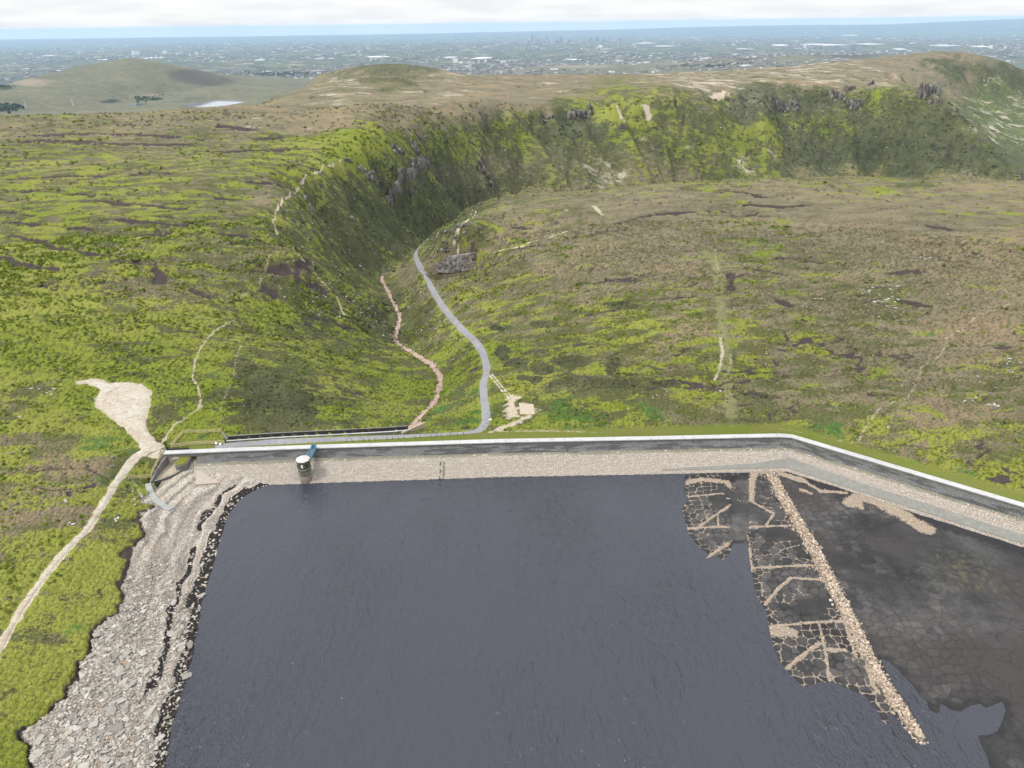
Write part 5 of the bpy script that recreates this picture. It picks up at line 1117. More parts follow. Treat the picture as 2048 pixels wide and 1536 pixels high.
# ------------------------------------------------------------------ loose stones
import bmesh
def rock_mesh(name, seed, flat=.5, n_=14, boxy=.6, mat=None):
    rg = random.Random(seed); bm = bmesh.new()
    for _ in range(n_):
        v = Vector((rg.gauss(0, 1), rg.gauss(0, 1), rg.gauss(0, 1))).normalized()
        m = max(abs(v.x), abs(v.y), abs(v.z)); v = v * (1 - boxy) + v / m * boxy
        bm.verts.new((v.x * .5, v.y * .5 * rg.uniform(.75, 1), v.z * .5 * flat))
    r_ = bmesh.ops.convex_hull(bm, input=bm.verts); bmesh.ops.delete(bm, geom=[g for g in r_['geom_interior'] if isinstance(g, bmesh.types.BMVert)], context='VERTS')
    me = bpy.data.meshes.new(name); bm.to_mesh(me); bm.free()
    if mat: me.materials.append(mat)
    return me
def joined(name, pos, size, rot, tint, seeds, flat, parent=None, mat=M_TINT, tilt=.25, label=None, boxy=.6):
    """many small stones as one mesh, colour per stone"""
    protos = [rock_mesh('proto', sd, flat, 11, boxy) for sd in seeds]; pv, pf = [], []
    for me in protos:
        a = np.zeros(len(me.vertices) * 3, np.float32); me.vertices.foreach_get('co', a); pv.append(a.reshape(-1, 3)); pf.append(np.array([tuple(p.vertices) for p in me.polygons if len(p.vertices) == 3], np.int32)); bpy.data.meshes.remove(me)
    which = RNG.integers(0, len(protos), len(pos)); V, Fc, T_ = [], [], []; off = 0
    for w in range(len(protos)):
        idx = np.where(which == w)[0]
        if len(idx) == 0: continue
        c, s_ = np.cos(rot[idx]), np.sin(rot[idx]); ta, tb_ = RNG.normal(0, tilt, len(idx)), RNG.normal(0, tilt, len(idx)); p = pv[w]
        loc = p[None] * size[idx][:, None, None] * RNG.uniform(.8, 1.25, (len(idx), 1, 3)); x, y, z = loc[..., 0], loc[..., 1], loc[..., 2]; z = z + x * ta[:, None] + y * tb_[:, None]
        q = np.stack([x * c[:, None] - y * s_[:, None], x * s_[:, None] + y * c[:, None], z], -1) + pos[idx][:, None]
        V.append(q.reshape(-1, 3)); Fc.append((pf[w][None] + (off + np.arange(len(idx)) * len(p))[:, None, None]).reshape(-1, 3)); T_.append(np.repeat(tint[idx], len(p), 0)); off += len(idx) * len(p)
    me = new_mesh(name, np.concatenate(V), np.concatenate(Fc), False); T_ = np.concatenate(T_); put_attr(me, 'tint', np.concatenate([T_, np.ones((len(T_), 1))], 1))
    o = link(name, me, mat, parent, kind='stuff')
    if label: o['label'] = label
    return o
def stone_tint(n_, a, b, odd=None, p_odd=.06):
    u = RNG.random((n_, 1)); c = np.array(a) * (1 - u) + np.array(b) * u; c *= RNG.uniform(.85, 1.15, (n_, 1))
    if odd is not None: c = np.where(RNG.random((n_, 1)) < p_odd, np.array(odd), c)
    return c
def hits_many(px, py, rmin=60., rmax=3300., n_=700):
    d = rayv(px, py); h = np.hypot(d[:, 0], d[:, 1]); r = np.exp(np.linspace(math.log(rmin), math.log(rmax), n_)); t = r[None] / h[:, None]
    g = field(d[:, 0:1] * t, d[:, 1:2] * t); zz = CAM_H + d[:, 2:3] * t; k = np.maximum(1, np.argmax(g > zz, 1)); i = np.arange(len(px))
    e0, e1 = (zz - g)[i, k - 1], (g - zz)[i, k]; f = np.clip(e0 / np.maximum(1e-6, e0 + e1), 0, 1); tt = t[i, k - 1] + f * (t[i, k] - t[i, k - 1])
    return d[:, 0] * tt, d[:, 1] * tt
def scatter_px(poly, n_):
    poly = np.array(poly, float); out = [np.zeros((0, 2))]
    while sum(len(o) for o in out) < n_:
        q = RNG.uniform(poly.min(0), poly.max(0), (n_ * 2, 2)); out.append(q[inside(q[:, 0], q[:, 1], poly)])
    return np.concatenate(out)[:n_]

# --- left shore: slabs and cobbles
q = scatter_px([(345, 1536), (375, 1370), (410, 1200), (445, 1085), (480, 1003), (545, 968), (400, 950), (330, 985), (300, 1040), (262, 1120), (230, 1220), (165, 1320), (70, 1470), (40, 1560), (345, 1560)], 19000)
d_ = P(q[:, 0], q[:, 1], 1.8); z_, o_ = ground(d_[:, 0], d_[:, 1], True); ok = (o_['beach'] > .5); d_ = d_[ok]; z_ = z_[ok]; wet_ = o_['wet'][ok]; qy = q[ok, 1]; n_ = len(d_)
low = sstep(1040, 1260, qy); size = RNG.lognormal(-1.45, .42, n_) * (.7 + .6 * low); big_ = RNG.random(n_) < .04 * (.25 + low); size = np.where(big_, size * RNG.uniform(1.8, 3.8, n_), size); size = np.clip(size, .13, 2.1)
dens = RNG.random(n_) < (.12 + .88 * low) * np.where(wet_ > .5, .35, 1); d_, z_, size, wet_ = d_[dens], z_[dens], size[dens], wet_[dens]; n_ = len(d_)
order = np.argsort(-size); top, rest = order[:290], order[290:]
slabs = [rock_mesh('shore_slab', 100 + i, .34, 13, .55, M_ROCKS) for i in range(10)]
for i in top:
    o = bpy.data.objects.new('stone', random.choice(slabs)); COL.objects.link(o); o.parent = shore; s_ = size[i]; o.location = (d_[i, 0], d_[i, 1], z_[i] + .1 * s_); o.scale = (s_ * 1.2, s_ * random.uniform(.7, 1.1), s_ * random.uniform(.5, .9)); o.rotation_euler = (random.gauss(0, .12), random.gauss(0, .12), random.uniform(0, 6.3))
pos = np.stack([d_[rest, 0], d_[rest, 1], z_[rest] + .06 * size[rest]], 1)
tn = stone_tint(len(rest), (.16, .145, .125), (.41, .375, .33), (.30, .225, .165), .05); tn[wet_[rest] > .5] *= RNG.choice([.12, 1.0], (int((wet_[rest] > .5).sum()), 1), p=[.55, .45])
joined('cobbles', pos, size[rest] * 1.15, RNG.uniform(0, 6.3, len(rest)), tn, range(200, 208), .5, shore)
# --- slabs along the peat edge
# --- rubble bank on the mud
t_ = RNG.uniform(0, 1, 4300); L_ = np.concatenate([[0], np.cumsum(np.linalg.norm(np.diff(RUB[:, :2], axis=0), axis=1))]); s_ = t_ * L_[-1]
cx, cy = np.interp(s_, L_, RUB[:, 0]), np.interp(s_, L_, RUB[:, 1]); nr_ = normals2(RUB); nx, ny = np.interp(s_, L_, nr_[:, 0]), np.interp(s_, L_, nr_[:, 1])
wd = np.interp(s_, [0, 20, 60, 95, L_[-1]], [1.5, 1.6, 1.5, 1.1, .45]); of = RNG.normal(0, .55, len(s_)) * wd; x_, y_ = cx + nx * of, cy + ny * of; z_ = ground(x_, y_)
size = RNG.lognormal(-1.12, .38, len(s_)); order = np.argsort(-size); top, rest = order[:120], order[120:]
blk = [rock_mesh('rubble_block', 130 + i, .75, 13, .6, M_TANROCK) for i in range(6)]
for i in top:
    o = bpy.data.objects.new('stone', random.choice(blk)); COL.objects.link(o); o.parent = bed; k_ = size[i] * 1.1; o.location = (x_[i], y_[i], z_[i] + .12 * k_); o.scale = (k_, k_ * .85, k_ * .8); o.rotation_euler = (random.uniform(-.4, .4), random.uniform(-.4, .4), random.uniform(0, 6.3))
joined('rubble', np.stack([x_, y_, z_ + .08], 1)[rest], size[rest], RNG.uniform(0, 6.3, len(rest)), stone_tint(len(rest), (.22, .165, .12), (.50, .42, .34), (.10, .09, .085), .12), range(230, 236), .75, bed)
# --- small stones along the old drain lines
ps, sz = [], []
for pl, w in TANS:
    L_ = np.concatenate([[0], np.cumsum(np.linalg.norm(np.diff(pl[:, :2], axis=0), axis=1))]); n_ = int(L_[-1] * 5 * (.6 + w)); s_ = RNG.uniform(0, L_[-1], n_)
    ps.append(np.stack([np.interp(s_, L_, pl[:, 0]) + RNG.normal(0, .5 * w, n_), np.interp(s_, L_, pl[:, 1]) + RNG.normal(0, .5 * w, n_)], 1)); sz.append(RNG.lognormal(-1.65, .35, n_))
ps = np.concatenate(ps); sz = np.concatenate(sz); z_, o_ = ground(ps[:, 0], ps[:, 1], True); ok = (o_['bed'] > .5); ps, sz, z_ = ps[ok], sz[ok], z_[ok]
joined('drain_stones', np.concatenate([ps, z_[:, None] + .03], 1), sz, RNG.uniform(0, 6.3, len(ps)), stone_tint(len(ps), (.24, .18, .135), (.52, .44, .36)), range(240, 245), .7, bed)
# --- boulders on the valley sides, along the stream and over the moor
AREAS = [([(560, 440), (620, 355), (700, 320), (760, 400), (860, 465), (770, 545), (690, 600), (610, 510)], 480, .6, 1.9), ([(560, 470), (600, 500), (700, 620), (800, 700), (760, 620), (640, 520)], 260, .5, 1.4), ([(700, 325), (860, 300), (960, 400), (880, 440), (800, 380)], 150, .9, 2.4),
         ([(900, 250), (1180, 215), (1330, 350), (1010, 380)], 220, 1.2, 3.2), ([(1450, 195), (1760, 175), (1960, 340), (1560, 350), (1440, 250)], 480, 1.2, 3.4), ([(1880, 200), (2040, 350), (2048, 300), (1930, 210)], 130, 2.0, 5.0), ([(840, 500), (900, 440), (965, 410), (950, 440), (880, 520)], 160, .7, 2.2),
         ([(820, 540), (780, 600), (840, 690), (890, 740), (930, 700), (860, 600)], 130, .6, 1.6), ([(0, 760), (160, 780), (250, 940), (0, 1100)], 60, .4, 1.1), ([(200, 960), (290, 960), (280, 1050), (200, 1060)], 25, .4, 1.0), ([(500, 560), (640, 560), (660, 640), (520, 620)], 60, .5, 1.2), ([(1000, 640), (2040, 560), (2040, 860), (1100, 840)], 120, .3, .7)]
pp, ss = [], []
for poly, n_, a, b in AREAS:
    q = scatter_px(poly, n_); x_, y_ = hits_many(q[:, 0], q[:, 1]); pp.append(np.stack([x_, y_], 1)); ss.append(RNG.uniform(a, b, n_) * RNG.choice([.55, .8, 1.2], n_))
i = RNG.integers(0, len(STREAMW), 500); pp.append(STREAMW[i, :2] + RNG.normal(0, 1.1, (500, 2))); ss.append(RNG.uniform(.3, 1.0, 500))
pp = np.concatenate(pp); ss = np.concatenate(ss); z_ = ground(pp[:, 0], pp[:, 1]); tn = stone_tint(len(pp), (.065, .065, .058), (.20, .19, .175), (.34, .33, .31), .08); tn[-500:] = stone_tint(500, (.20, .15, .13), (.42, .36, .33), (.34, .21, .17), .35)
joined('boulders', np.concatenate([pp, z_[:, None] + .1 * ss[:, None]], 1), ss, RNG.uniform(0, 6.3, len(pp)), tn, range(250, 257), .7, None, M_TINT, .25, 'grey boulders strewn over the moor and valley sides')
# --- pale flat slabs showing through the right moor
pale = stone_mat('pale_slab', (.22, .22, .225, 1), (.42, .42, .43, 1)); pslab = [rock_mesh('moor_slab', 160 + i, .22, 12, .5, pale) for i in range(6)]
SL_ = [(1765, 592, 34, 22, 22), (1745, 575, 40, 8, 8), (1770, 612, 30, 8, 10), (1610, 612, 16, 8, 6), (1848, 517, 28, 7, 13), (1640, 597, 20, 4, 4), (2020, 745, 20, 14, 5), (2030, 720, 12, 10, 4), (1935, 800, 26, 5, 5), (1990, 810, 22, 10, 5), (1960, 765, 30, 10, 5), (1110, 468, 24, 6, 9), (1135, 421, 8, 2, 3), (80, 782, 30, 10, 8), (143, 1047, 4, 2, 3), (234, 1040, 5, 2, 3), (240, 500, 10, 3, 3), (640, 610, 30, 30, 14), (1640, 615, 10, 6, 4)]
for cx, cy, rx, ry, n_ in SL_:
    x_, y_ = hits_many(RNG.normal(cx, rx * .5, n_), RNG.normal(cy, ry * .5, n_)); z_ = ground(x_, y_)
    for i in range(n_):
        r_ = math.hypot(x_[i], y_[i]); s_ = RNG.uniform(.7, 1.5) * max(1, r_ / 260) * .62; o = bpy.data.objects.new('stone', random.choice(pslab)); COL.objects.link(o); o.parent = moor; o.location = (x_[i], y_[i], z_[i] + .05); o.scale = (s_ * 1.6, s_, s_ * .9); o.rotation_euler = (random.gauss(0, .08), random.gauss(0, .08), random.gauss(0, .5))

# ------------------------------------------------------------------ crags: upright joint blocks of gritstone standing in rows
colm = [rock_mesh('crag_block', 180 + i, 1.0, 24, .95, M_CRAG) for i in range(8)]
def crag(pts_, label, w, h, rows_=1, jit=.5, grp='gritstone crags on the valley rim'):
    pl = hits(pts_); L_ = np.concatenate([[0], np.cumsum(np.linalg.norm(np.diff(pl[:, :2], axis=0), axis=1))]); root = None
    for rw in range(rows_):
        s_ = 0.
        while s_ < L_[-1]:
            ww = w * random.uniform(.45, 1.1); x_, y_ = np.interp(s_, L_, pl[:, 0]) + random.gauss(0, jit * w * .5), np.interp(s_, L_, pl[:, 1]) + random.gauss(0, jit * w) - rw * w * .8
            z_ = gz(x_, y_)
            if root is None: root = thing('rock_crag', label, 'crag', (x_, y_, z_), grp)
            hh = h * random.uniform(.55, 1.25); o = bpy.data.objects.new('rock', random.choice(colm)); COL.objects.link(o); o.parent = root
            o.matrix_parent_inverse = Matrix.Translation(-Vector(root.location)); o.location = (x_, y_, z_ + hh * .22); o.scale = (ww * 1.15, w * random.uniform(.8, 1.3), hh); o.rotation_euler = (random.gauss(0, .05), random.gauss(0, .06), random.gauss(0, .3)); s_ += ww * .95
    return root
crag([(772, 345), (790, 347), (810, 350), (835, 344), (858, 340)], 'main crag of upright blocks below the left valley rim', 3.4, 11, 2)
crag([(722, 338), (745, 341), (765, 343)], 'low broken crag just left of the main upright crag', 3.0, 6, 2)
crag([(826, 300), (834, 308), (838, 318)], 'tall square buttress on the slope above the main crag', 4.2, 12, 2)
crag([(780, 290), (792, 296)], 'small outcrop on the rim left of the square buttress', 3.0, 5, 1)
crag([(790, 303), (808, 304)], 'flat-topped outcrop between rim and main crag', 3.0, 5, 1)
crag([(818, 372), (826, 376)], 'single dark block on the slope below the main crag', 3.6, 7, 1)
crag([(690, 322), (705, 326)], 'small rim outcrop where the left rim path ends', 2.4, 4, 1)
crag([(610, 392), (622, 402), (632, 414)], 'grey outcrop on the upper left valley wall beside the rim path', 2.4, 4.5, 2)
crag([(1838, 192), (1852, 187), (1866, 182), (1874, 190)], 'dark crag crowning the far right spur', 6.5, 20, 2)
crag([(1860, 206), (1880, 202)], 'lower dark crag under the far right spur summit', 6, 14, 1)
crag([(1735, 172), (1748, 170)], 'rocky knob on the rim left of the far right spur', 5, 9, 1)
crag([(1690, 178), (1712, 178)], 'low rim rocks left of the rocky knob', 5, 7, 1)
crag([(1545, 198), (1575, 200), (1600, 204)], 'broken crag line below the middle far rim', 5, 10, 2)
crag([(1660, 190), (1690, 193), (1725, 196)], 'broken crag line below the rocky knob', 5, 10, 2)
crag([(1140, 222), (1165, 218), (1185, 215)], 'dark crag band on the rim of the far valley wall', 5, 10, 2)
crag([(1085, 232), (1110, 228)], 'short dark crag left of the far rim crag band', 5, 8, 1)
crag([(960, 342), (975, 352), (990, 362)], 'dark rock ribs on the far valley wall above the spur', 5, 8, 2)
# quarry face beside the road
qp = np.array([P(872, 541, -23.5), P(890, 541.5, -23), P(905, 542, -22.5), P(928, 538.5, -21.2), P(948, 535, -20)]); L_ = np.concatenate([[0], np.cumsum(np.linalg.norm(np.diff(qp[:, :2], axis=0), axis=1))])
qf = thing('quarry_face', 'squared rock quarry face beside the road bend', 'rock face', tuple(qp[0]))
M_QUARRY = stone_mat('quarry_stone', (.10, .095, .088, 1), (.24, .222, .20, 1), .6); qb = []
for i in range(6):
    rg = random.Random(i); m_ = MB().box((0, 0, 0), (1, 1, 1)); m_.v = [tuple(c * rg.uniform(.92, 1.04) for c in p) for p in m_.v]; q_ = m_.mesh('quarry_block'); q_.materials.append(M_QUARRY); qb.append(q_)
ang = math.atan2(qp[-1, 1] - qp[0, 1], qp[-1, 0] - qp[0, 0])
for cse in range(6):
    s_ = random.uniform(0, 1.0) + (3.0 * max(0, cse - 2)); hb = 1.7
    while s_ < L_[-1] - .5:
        ww = random.uniform(1.3, 3.4); x_, y_ = np.interp(s_ + ww / 2, L_, qp[:, 0]), np.interp(s_ + ww / 2, L_, qp[:, 1]) + cse * .25 + 1.3 + random.uniform(-.35, .35); zb = float(np.interp(s_, L_, qp[:, 2])) - .6
        o = bpy.data.objects.new('rock', random.choice(qb)); COL.objects.link(o); o.parent = qf; o.matrix_parent_inverse = Matrix.Translation(-Vector(qf.location)); o.location = (x_, y_, zb + .6 + cse * hb); o.scale = (ww * .97, 5.0, hb * .97); o.rotation_euler = (random.gauss(0, .02), random.gauss(0, .02), random.gauss(0, .05) + ang); s_ += ww
# ------------------------------------------------------------------ far plain: towers, sheds, houses, pylons
def far_ground(px, py):
    d = rayv(float(px), float(py)); h = math.hypot(d[0], d[1]); r = np.exp(np.linspace(math.log(3600), math.log(60000), 2500)); t = r / h; zz = CAM_H + d[2] * t; g = field(d[0] * t, d[1] * t); k = int(np.argmax(g > zz)); k = k or len(r) - 1
    return d[0] * t[k], d[1] * t[k], float(g[k]), r[k]
M_TWR = stone_mat('city_tower', (.10, .12, .15, 1), (.34, .35, .37, 1), .01); M_PALE = stone_mat('pale_block', (.40, .40, .40, 1), (.70, .70, .69, 1), .01)
TWR = [(1051, 88, 4, 7), (1058, 88, 3.2, 5), (1064.5, 88, 3.6, 15.5), (1070, 88, 4.5, 12.5), (1076, 88, 4.0, 9), (1085, 87, 3.5, 6), (1093.5, 87, 3.2, 12.5), (1104, 87, 4.5, 6), (1113, 87, 5, 5.5), (1122.5, 87, 3.2, 10), (1140, 86, 5, 4.5), (1160, 86, 5, 4.5), (1180, 86, 4.5, 8), (1194, 85, 3.6, 9.5), (1208, 85, 5, 5), (1221, 84, 3.6, 8.5), (1229, 84, 4, 7), (1240, 84, 4.5, 6), (1252, 83, 4, 5)]
ub2 = MB().box((0, 0, .5), (1, 1, 1)); ub2.box((.1, 0, 1.02), (.5, .6, .05)); um = ub2.mesh('tower_block')
def far_block(name, px, py, wpx, hpx, mat, label, cat, grp, dpt=1.0):
    x, y, z, r = far_ground(px, py); me = um.copy(); me.materials.append(mat); o = link(name, me, None, None, label=label, category=cat, group=grp); s_ = math.hypot(r, 500) / F_PX / 1.0
    o.location = (x, y, z - 2); o.scale = (wpx * s_, wpx * s_ * dpt, hpx * s_); o.rotation_euler = (0, 0, random.uniform(-.4, .4)); return o
for i, (a, b, c, d) in enumerate(TWR):
    lb = {2: 'tallest slender tower on the hazy city skyline', 3: 'second tallest tower just right of the tallest on the city skyline'}.get(i, ORD[i] + ' tower from the left on the hazy city skyline')
    far_block('city_tower', a, b, c, d, M_TWR, lb, 'tower', 'towers on the far city skyline')
BLK = [(160, 108, 7, 5), (268, 110, 5, 6.5), (276, 110, 5, 5), (330, 108, 7, 5), (394, 111, 4.5, 5.5), (380, 113, 4, 3.5), (911, 125, 9, 6), (922, 127, 5, 4), (938, 127, 7, 4.5), (946, 128, 5, 4), (958, 126, 4.5, 5.5), (971, 125, 5, 4.5), (1006, 126, 9, 4), (1200, 95, 8, 3.5), (1466, 92, 4, 4), (1610, 95, 4, 4), (1980, 98, 5, 5), (2010, 99, 4, 4)]
for i, (a, b, c, d) in enumerate(BLK): far_block('pale_block', a, b, c, d, M_PALE, ORD[i] + ' pale high block from the left on the far plain', 'building', 'pale high blocks on the far plain', .7)
SHED = [(220, 120, 36, 1.6), (300, 117, 40, 1.4), (520, 121, 26, 1.3), (590, 103, 14, 1.0), (640, 118, 22, 1.2), (755, 114, 60, 1.3), (900, 116, 34, 1.8), (965, 117, 44, 1.8), (930, 134, 26, 2.0), (1060, 117, 22, 1.4), (1150, 120, 26, 1.6), (1140, 73, 14, .7), (1290, 87, 44, 1.0), (1330, 93, 40, 1.4), (1385, 76, 24, .7), (1490, 99, 26, 1.8), (1560, 91, 30, 1.2), (1650, 90, 60, 1.4), (1740, 89, 44, 1.3), (1800, 99, 22, 1.4), (1890, 92, 40, 1.6), (1960, 94, 26, 1.8), (2020, 106, 24, 1.6), (1700, 71, 30, .8), (100, 112, 24, 1.2), (50, 126, 18, 1.2)]
ORD2 = ORD + ['twenty-first', 'twenty-second', 'twenty-third', 'twenty-fourth', 'twenty-fifth', 'twenty-sixth', 'twenty-seventh']
SHED.sort()
for i, (a, b, c, d) in enumerate(SHED): far_block('warehouse', a, b, c * .62, d * .8, M_PALE, ORD2[i] + ' long pale warehouse roof from the left on the far plain', 'warehouse', 'pale warehouse roofs on the far plain', random.uniform(1.2, 2.5))
# the rest of the towns: thousands of roofs that read as one mass
n_ = 26000; th_ = RNG.uniform(-.72, .72, n_); r_ = np.exp(RNG.uniform(math.log(8000), math.log(42000), n_)); x_, y_ = r_ * np.sin(th_), r_ * np.cos(th_); c_ = fbm(x_ / 1800, y_ / 1800, 501, 4); ok = c_ > .47; x_, y_, r_ = x_[ok], y_[ok], r_[ok]; z_ = field(x_, y_) + (fbm(x_ / 700, y_ / 700, 141, 4) - .5) * 60 * sstep(3600, 5000, r_) * sstep(24000, 9000, r_) + (fbm(x_ / 3000, y_ / 3000, 143, 3) - .5) * 60 * sstep(9000, 16000, r_); n_ = len(x_)
w_ = RNG.lognormal(3.3, .6, n_) * (r_ / 14000) ** .5; l_ = w_ * RNG.uniform(.5, 1.4, n_); h_ = RNG.lognormal(2.25, .4, n_) * (r_ / 14000) ** .3; cs, sn = np.cos(RNG.uniform(0, 3.1, n_)), None
sn = np.sqrt(1 - cs ** 2); V = []
for sx, sy, sz in ((-1, -1, 0), (1, -1, 0), (1, 1, 0), (-1, 1, 0), (-1, -1, 1), (1, -1, 1), (1, 1, 1), (-1, 1, 1)):
    a, b = sx * w_ / 2, sy * l_ / 2; V.append(np.stack([x_ + a * cs - b * sn, y_ + a * sn + b * cs, z_ - 3 + sz * (h_ + 3)], 1))
V = np.stack(V, 1).reshape(-1, 3); i = np.arange(n_)[:, None] * 8; Fq = np.concatenate([i + np.array([q]) for q in ((4, 5, 6, 7), (0, 1, 5, 4), (1, 2, 6, 5), (2, 3, 7, 6), (3, 0, 4, 7))])
tn = stone_tint(n_, (.10, .085, .08), (.30, .28, .26), (.55, .55, .54), .10); me = new_mesh('distant_towns', V, Fq, False); put_attr(me, 'tint', np.repeat(np.concatenate([tn, np.ones((n_, 1))], 1), 8, 0)); link('distant_towns', me, M_TINT, kind='stuff', label='countless roofs of the hazy towns on the plain')
# pylons
def pylon(px, py, label):
    x, y, z, r = far_ground(px, py); root = thing('pylon', label, 'pylon', (x, y, z), 'pylons below the far left hill'); b = MB()
    for sx in (-1, 1):
        for sy in (-1, 1): b.bar((sx * 4, sy * 4, 0), (sx * .8, sy * .8, 30), .5); b.bar((sx * .8, sy * .8, 30), (0, 0, 44), .4)
    for k in range(5):
        z0_, z1_ = k * 6, k * 6 + 6; w0_, w1_ = 4 - 3.2 * z0_ / 30, 4 - 3.2 * z1_ / 30
        for sy in (-1, 1): b.bar((-w0_, sy * w0_, z0_), (w1_, sy * w1_, z1_), .3); b.bar((w0_, sy * w0_, z0_), (-w1_, sy * w1_, z1_), .3)
    b.build('mast', M_PALE, root)
    for zz in (26, 32, 38): MB().bar((-7, 0, zz), (7, 0, zz), .5).build('cross_arm', M_PALE, root)
pylon(53, 217, 'pale lattice pylon below the left hill, left one of two'); pylon(147, 214, 'pale lattice pylon below the left hill, right one of two')
# woods on the far hills
def wood(cpx, cpy, rx, ry, n_, label):
    q = np.stack([RNG.normal(cpx, rx * .5, n_), RNG.normal(cpy, ry * .5, n_)], 1); x, y = hits_many(q[:, 0], q[:, 1], 2500., 14000., 900); z = field(x, y); s_ = RNG.uniform(9, 20, n_)
    return joined('distant_wood', np.stack([x, y, z + s_ * .35], 1), s_, RNG.uniform(0, 6.3, n_), stone_tint(n_, (.012, .022, .011), (.035, .05, .022)), range(260, 265), 1.1, None, M_TINT, .1, label, .1)
wood(310, 199, 34, 4, 160, 'dark wood between the two far lakes'); wood(6, 177, 34, 4, 130, 'dark plantation on the left hill at the picture edge'); wood(6, 216, 36, 6, 130, 'dark trees at the left picture edge below the hill'); wood(1420, 131, 80, 4, 200, 'dark woods on the foothill beyond the plateau'); wood(560, 148, 70, 5, 200, 'dark woods on the low foothill right of the left hill')
print('stones and far things', round(time.time() - T0, 1))
# ------------------------------------------------------------------ tussocks: heather, bilberry and grass clumps on the nearer moor (uncountable)
def clump_mesh(name, seed, spiky):
    rg = random.Random(seed); v, f = [], []
    for k in range(26):
        a = rg.uniform(0, 6.283); rr = math.sqrt(rg.random()) * .46; cx, cy = rr * math.cos(a), rr * math.sin(a); h = (1 - (rr / .5) ** 2) * .38 + .05
        d = Vector((cx * 1.5 + rg.gauss(0, .25), cy * 1.5 + rg.gauss(0, .25), .9)).normalized(); s_ = Vector((-math.sin(a + rg.uniform(-1, 1)), math.cos(a + rg.uniform(-1, 1)), rg.uniform(-.2, .2))).normalized()
        L, w = (.34, .05) if spiky else (.22, .13); L *= rg.uniform(.7, 1.3); b = Vector((cx, cy, max(0, h - .12))); n0_ = len(v)
        v += [b - s_ * w, b + s_ * w, b + d * L + s_ * w * .5, b + d * L - s_ * w * .5]; f.append((n0_, n0_ + 1, n0_ + 2, n0_ + 3))
    m_, q_ = 6, 3; n0_ = len(v)
    for j in range(q_):
        for k in range(m_): a = 2 * math.pi * k / m_; r2 = .5 * math.cos(j * .5) * rg.uniform(.85, 1.1); v.append(Vector((r2 * math.cos(a), r2 * math.sin(a), -.06 + .42 * math.sin(j * .5))))
    for j in range(q_ - 1):
        for k in range(m_): f.append((n0_ + j * m_ + k, n0_ + j * m_ + (k + 1) % m_, n0_ + (j + 1) * m_ + (k + 1) % m_, n0_ + (j + 1) * m_ + k))
    f.append(tuple(n0_ + (q_ - 1) * m_ + k for k in range(m_)))
    me = bpy.data.meshes.new(name); me.from_pydata([tuple(p) for p in v], [], f); me.update(); return me
k = NT_('tussock_leaf'); nd = k.n('ShaderNodeAttribute', attribute_name='tcol', attribute_type='INSTANCER'); c = k.mul(nd.outputs['Color'], k.grey(k.rng(k.noise(6., 2, .6), .25, .75, .65, 1.35))); M_TUSS = k.col(c); k.b.inputs['Specular IOR Level'].default_value = .08
def scatter_gn(name, label, pos, scl, rot, colr, mesh):
    mesh.materials.append(M_TUSS); src = bpy.data.objects.new('clump_source', mesh)
    me = bpy.data.meshes.new(name); me.vertices.add(len(pos)); me.vertices.foreach_set('co', np.ascontiguousarray(pos, np.float32).ravel())
    a = me.attributes.new('sc', 'FLOAT', 'POINT'); a.data.foreach_set('value', scl.astype(np.float32)); a = me.attributes.new('rz', 'FLOAT_VECTOR', 'POINT'); a.data.foreach_set('vector', np.stack([0 * rot, 0 * rot, rot], 1).astype(np.float32).ravel())
    put_attr(me, 'tcol', np.concatenate([colr, np.ones((len(colr), 1))], 1)); o = link(name, me, None, None, kind='stuff', label=label)
    g = bpy.data.node_groups.new(name, 'GeometryNodeTree'); g.interface.new_socket('Geometry', in_out='INPUT', socket_type='NodeSocketGeometry'); g.interface.new_socket('Geometry', in_out='OUTPUT', socket_type='NodeSocketGeometry')
    gi, go = g.nodes.new('NodeGroupInput'), g.nodes.new('NodeGroupOutput'); ip = g.nodes.new('GeometryNodeInstanceOnPoints'); oi = g.nodes.new('GeometryNodeObjectInfo'); oi.inputs['Object'].default_value = src
    n1 = g.nodes.new('GeometryNodeInputNamedAttribute'); n1.data_type = 'FLOAT'; n1.inputs['Name'].default_value = 'sc'; n2 = g.nodes.new('GeometryNodeInputNamedAttribute'); n2.data_type = 'FLOAT_VECTOR'; n2.inputs['Name'].default_value = 'rz'
    g.links.new(gi.outputs[0], ip.inputs['Points']); g.links.new(oi.outputs['Geometry'], ip.inputs['Instance']); g.links.new(n1.outputs['Attribute'], ip.inputs['Scale']); g.links.new(n2.outputs['Attribute'], ip.inputs['Rotation']); g.links.new(ip.outputs[0], go.inputs[0])
    md = o.modifiers.new('scatter', 'NODES'); md.node_group = g; return o
nT = 330000
thT = RNG.uniform(-.92, .92, nT); rT = np.where(np.arange(nT) < 150000, np.sqrt(RNG.uniform(85 ** 2, 430 ** 2, nT)), np.where(np.arange(nT) < 250000, np.sqrt(RNG.uniform(430 ** 2, 1000 ** 2, nT)), np.sqrt(RNG.uniform(1000 ** 2, 1750 ** 2, nT)))); xT, yT = rT * np.sin(thT), rT * np.cos(thT)
zT, oT = ground(xT, yT, True); pxT, pyT = project(xT, yT, zT); vis = (pxT > -150) & (pxT < 2200) & (pyT < 1650)
drT, _ = poly_dist(xT, yT, ROADW, 8); dtT, _ = poly_dist(xT, yT, TRACKW, 6); duT, puT = poly_dist(xT, yT, TURN, 14); dlT, _ = poly_dist(xT, yT, LOBE, 6); cdT = crest_dist(xT, yT); dcT, _ = poly_dist(xT, yT, CHAN, 6)
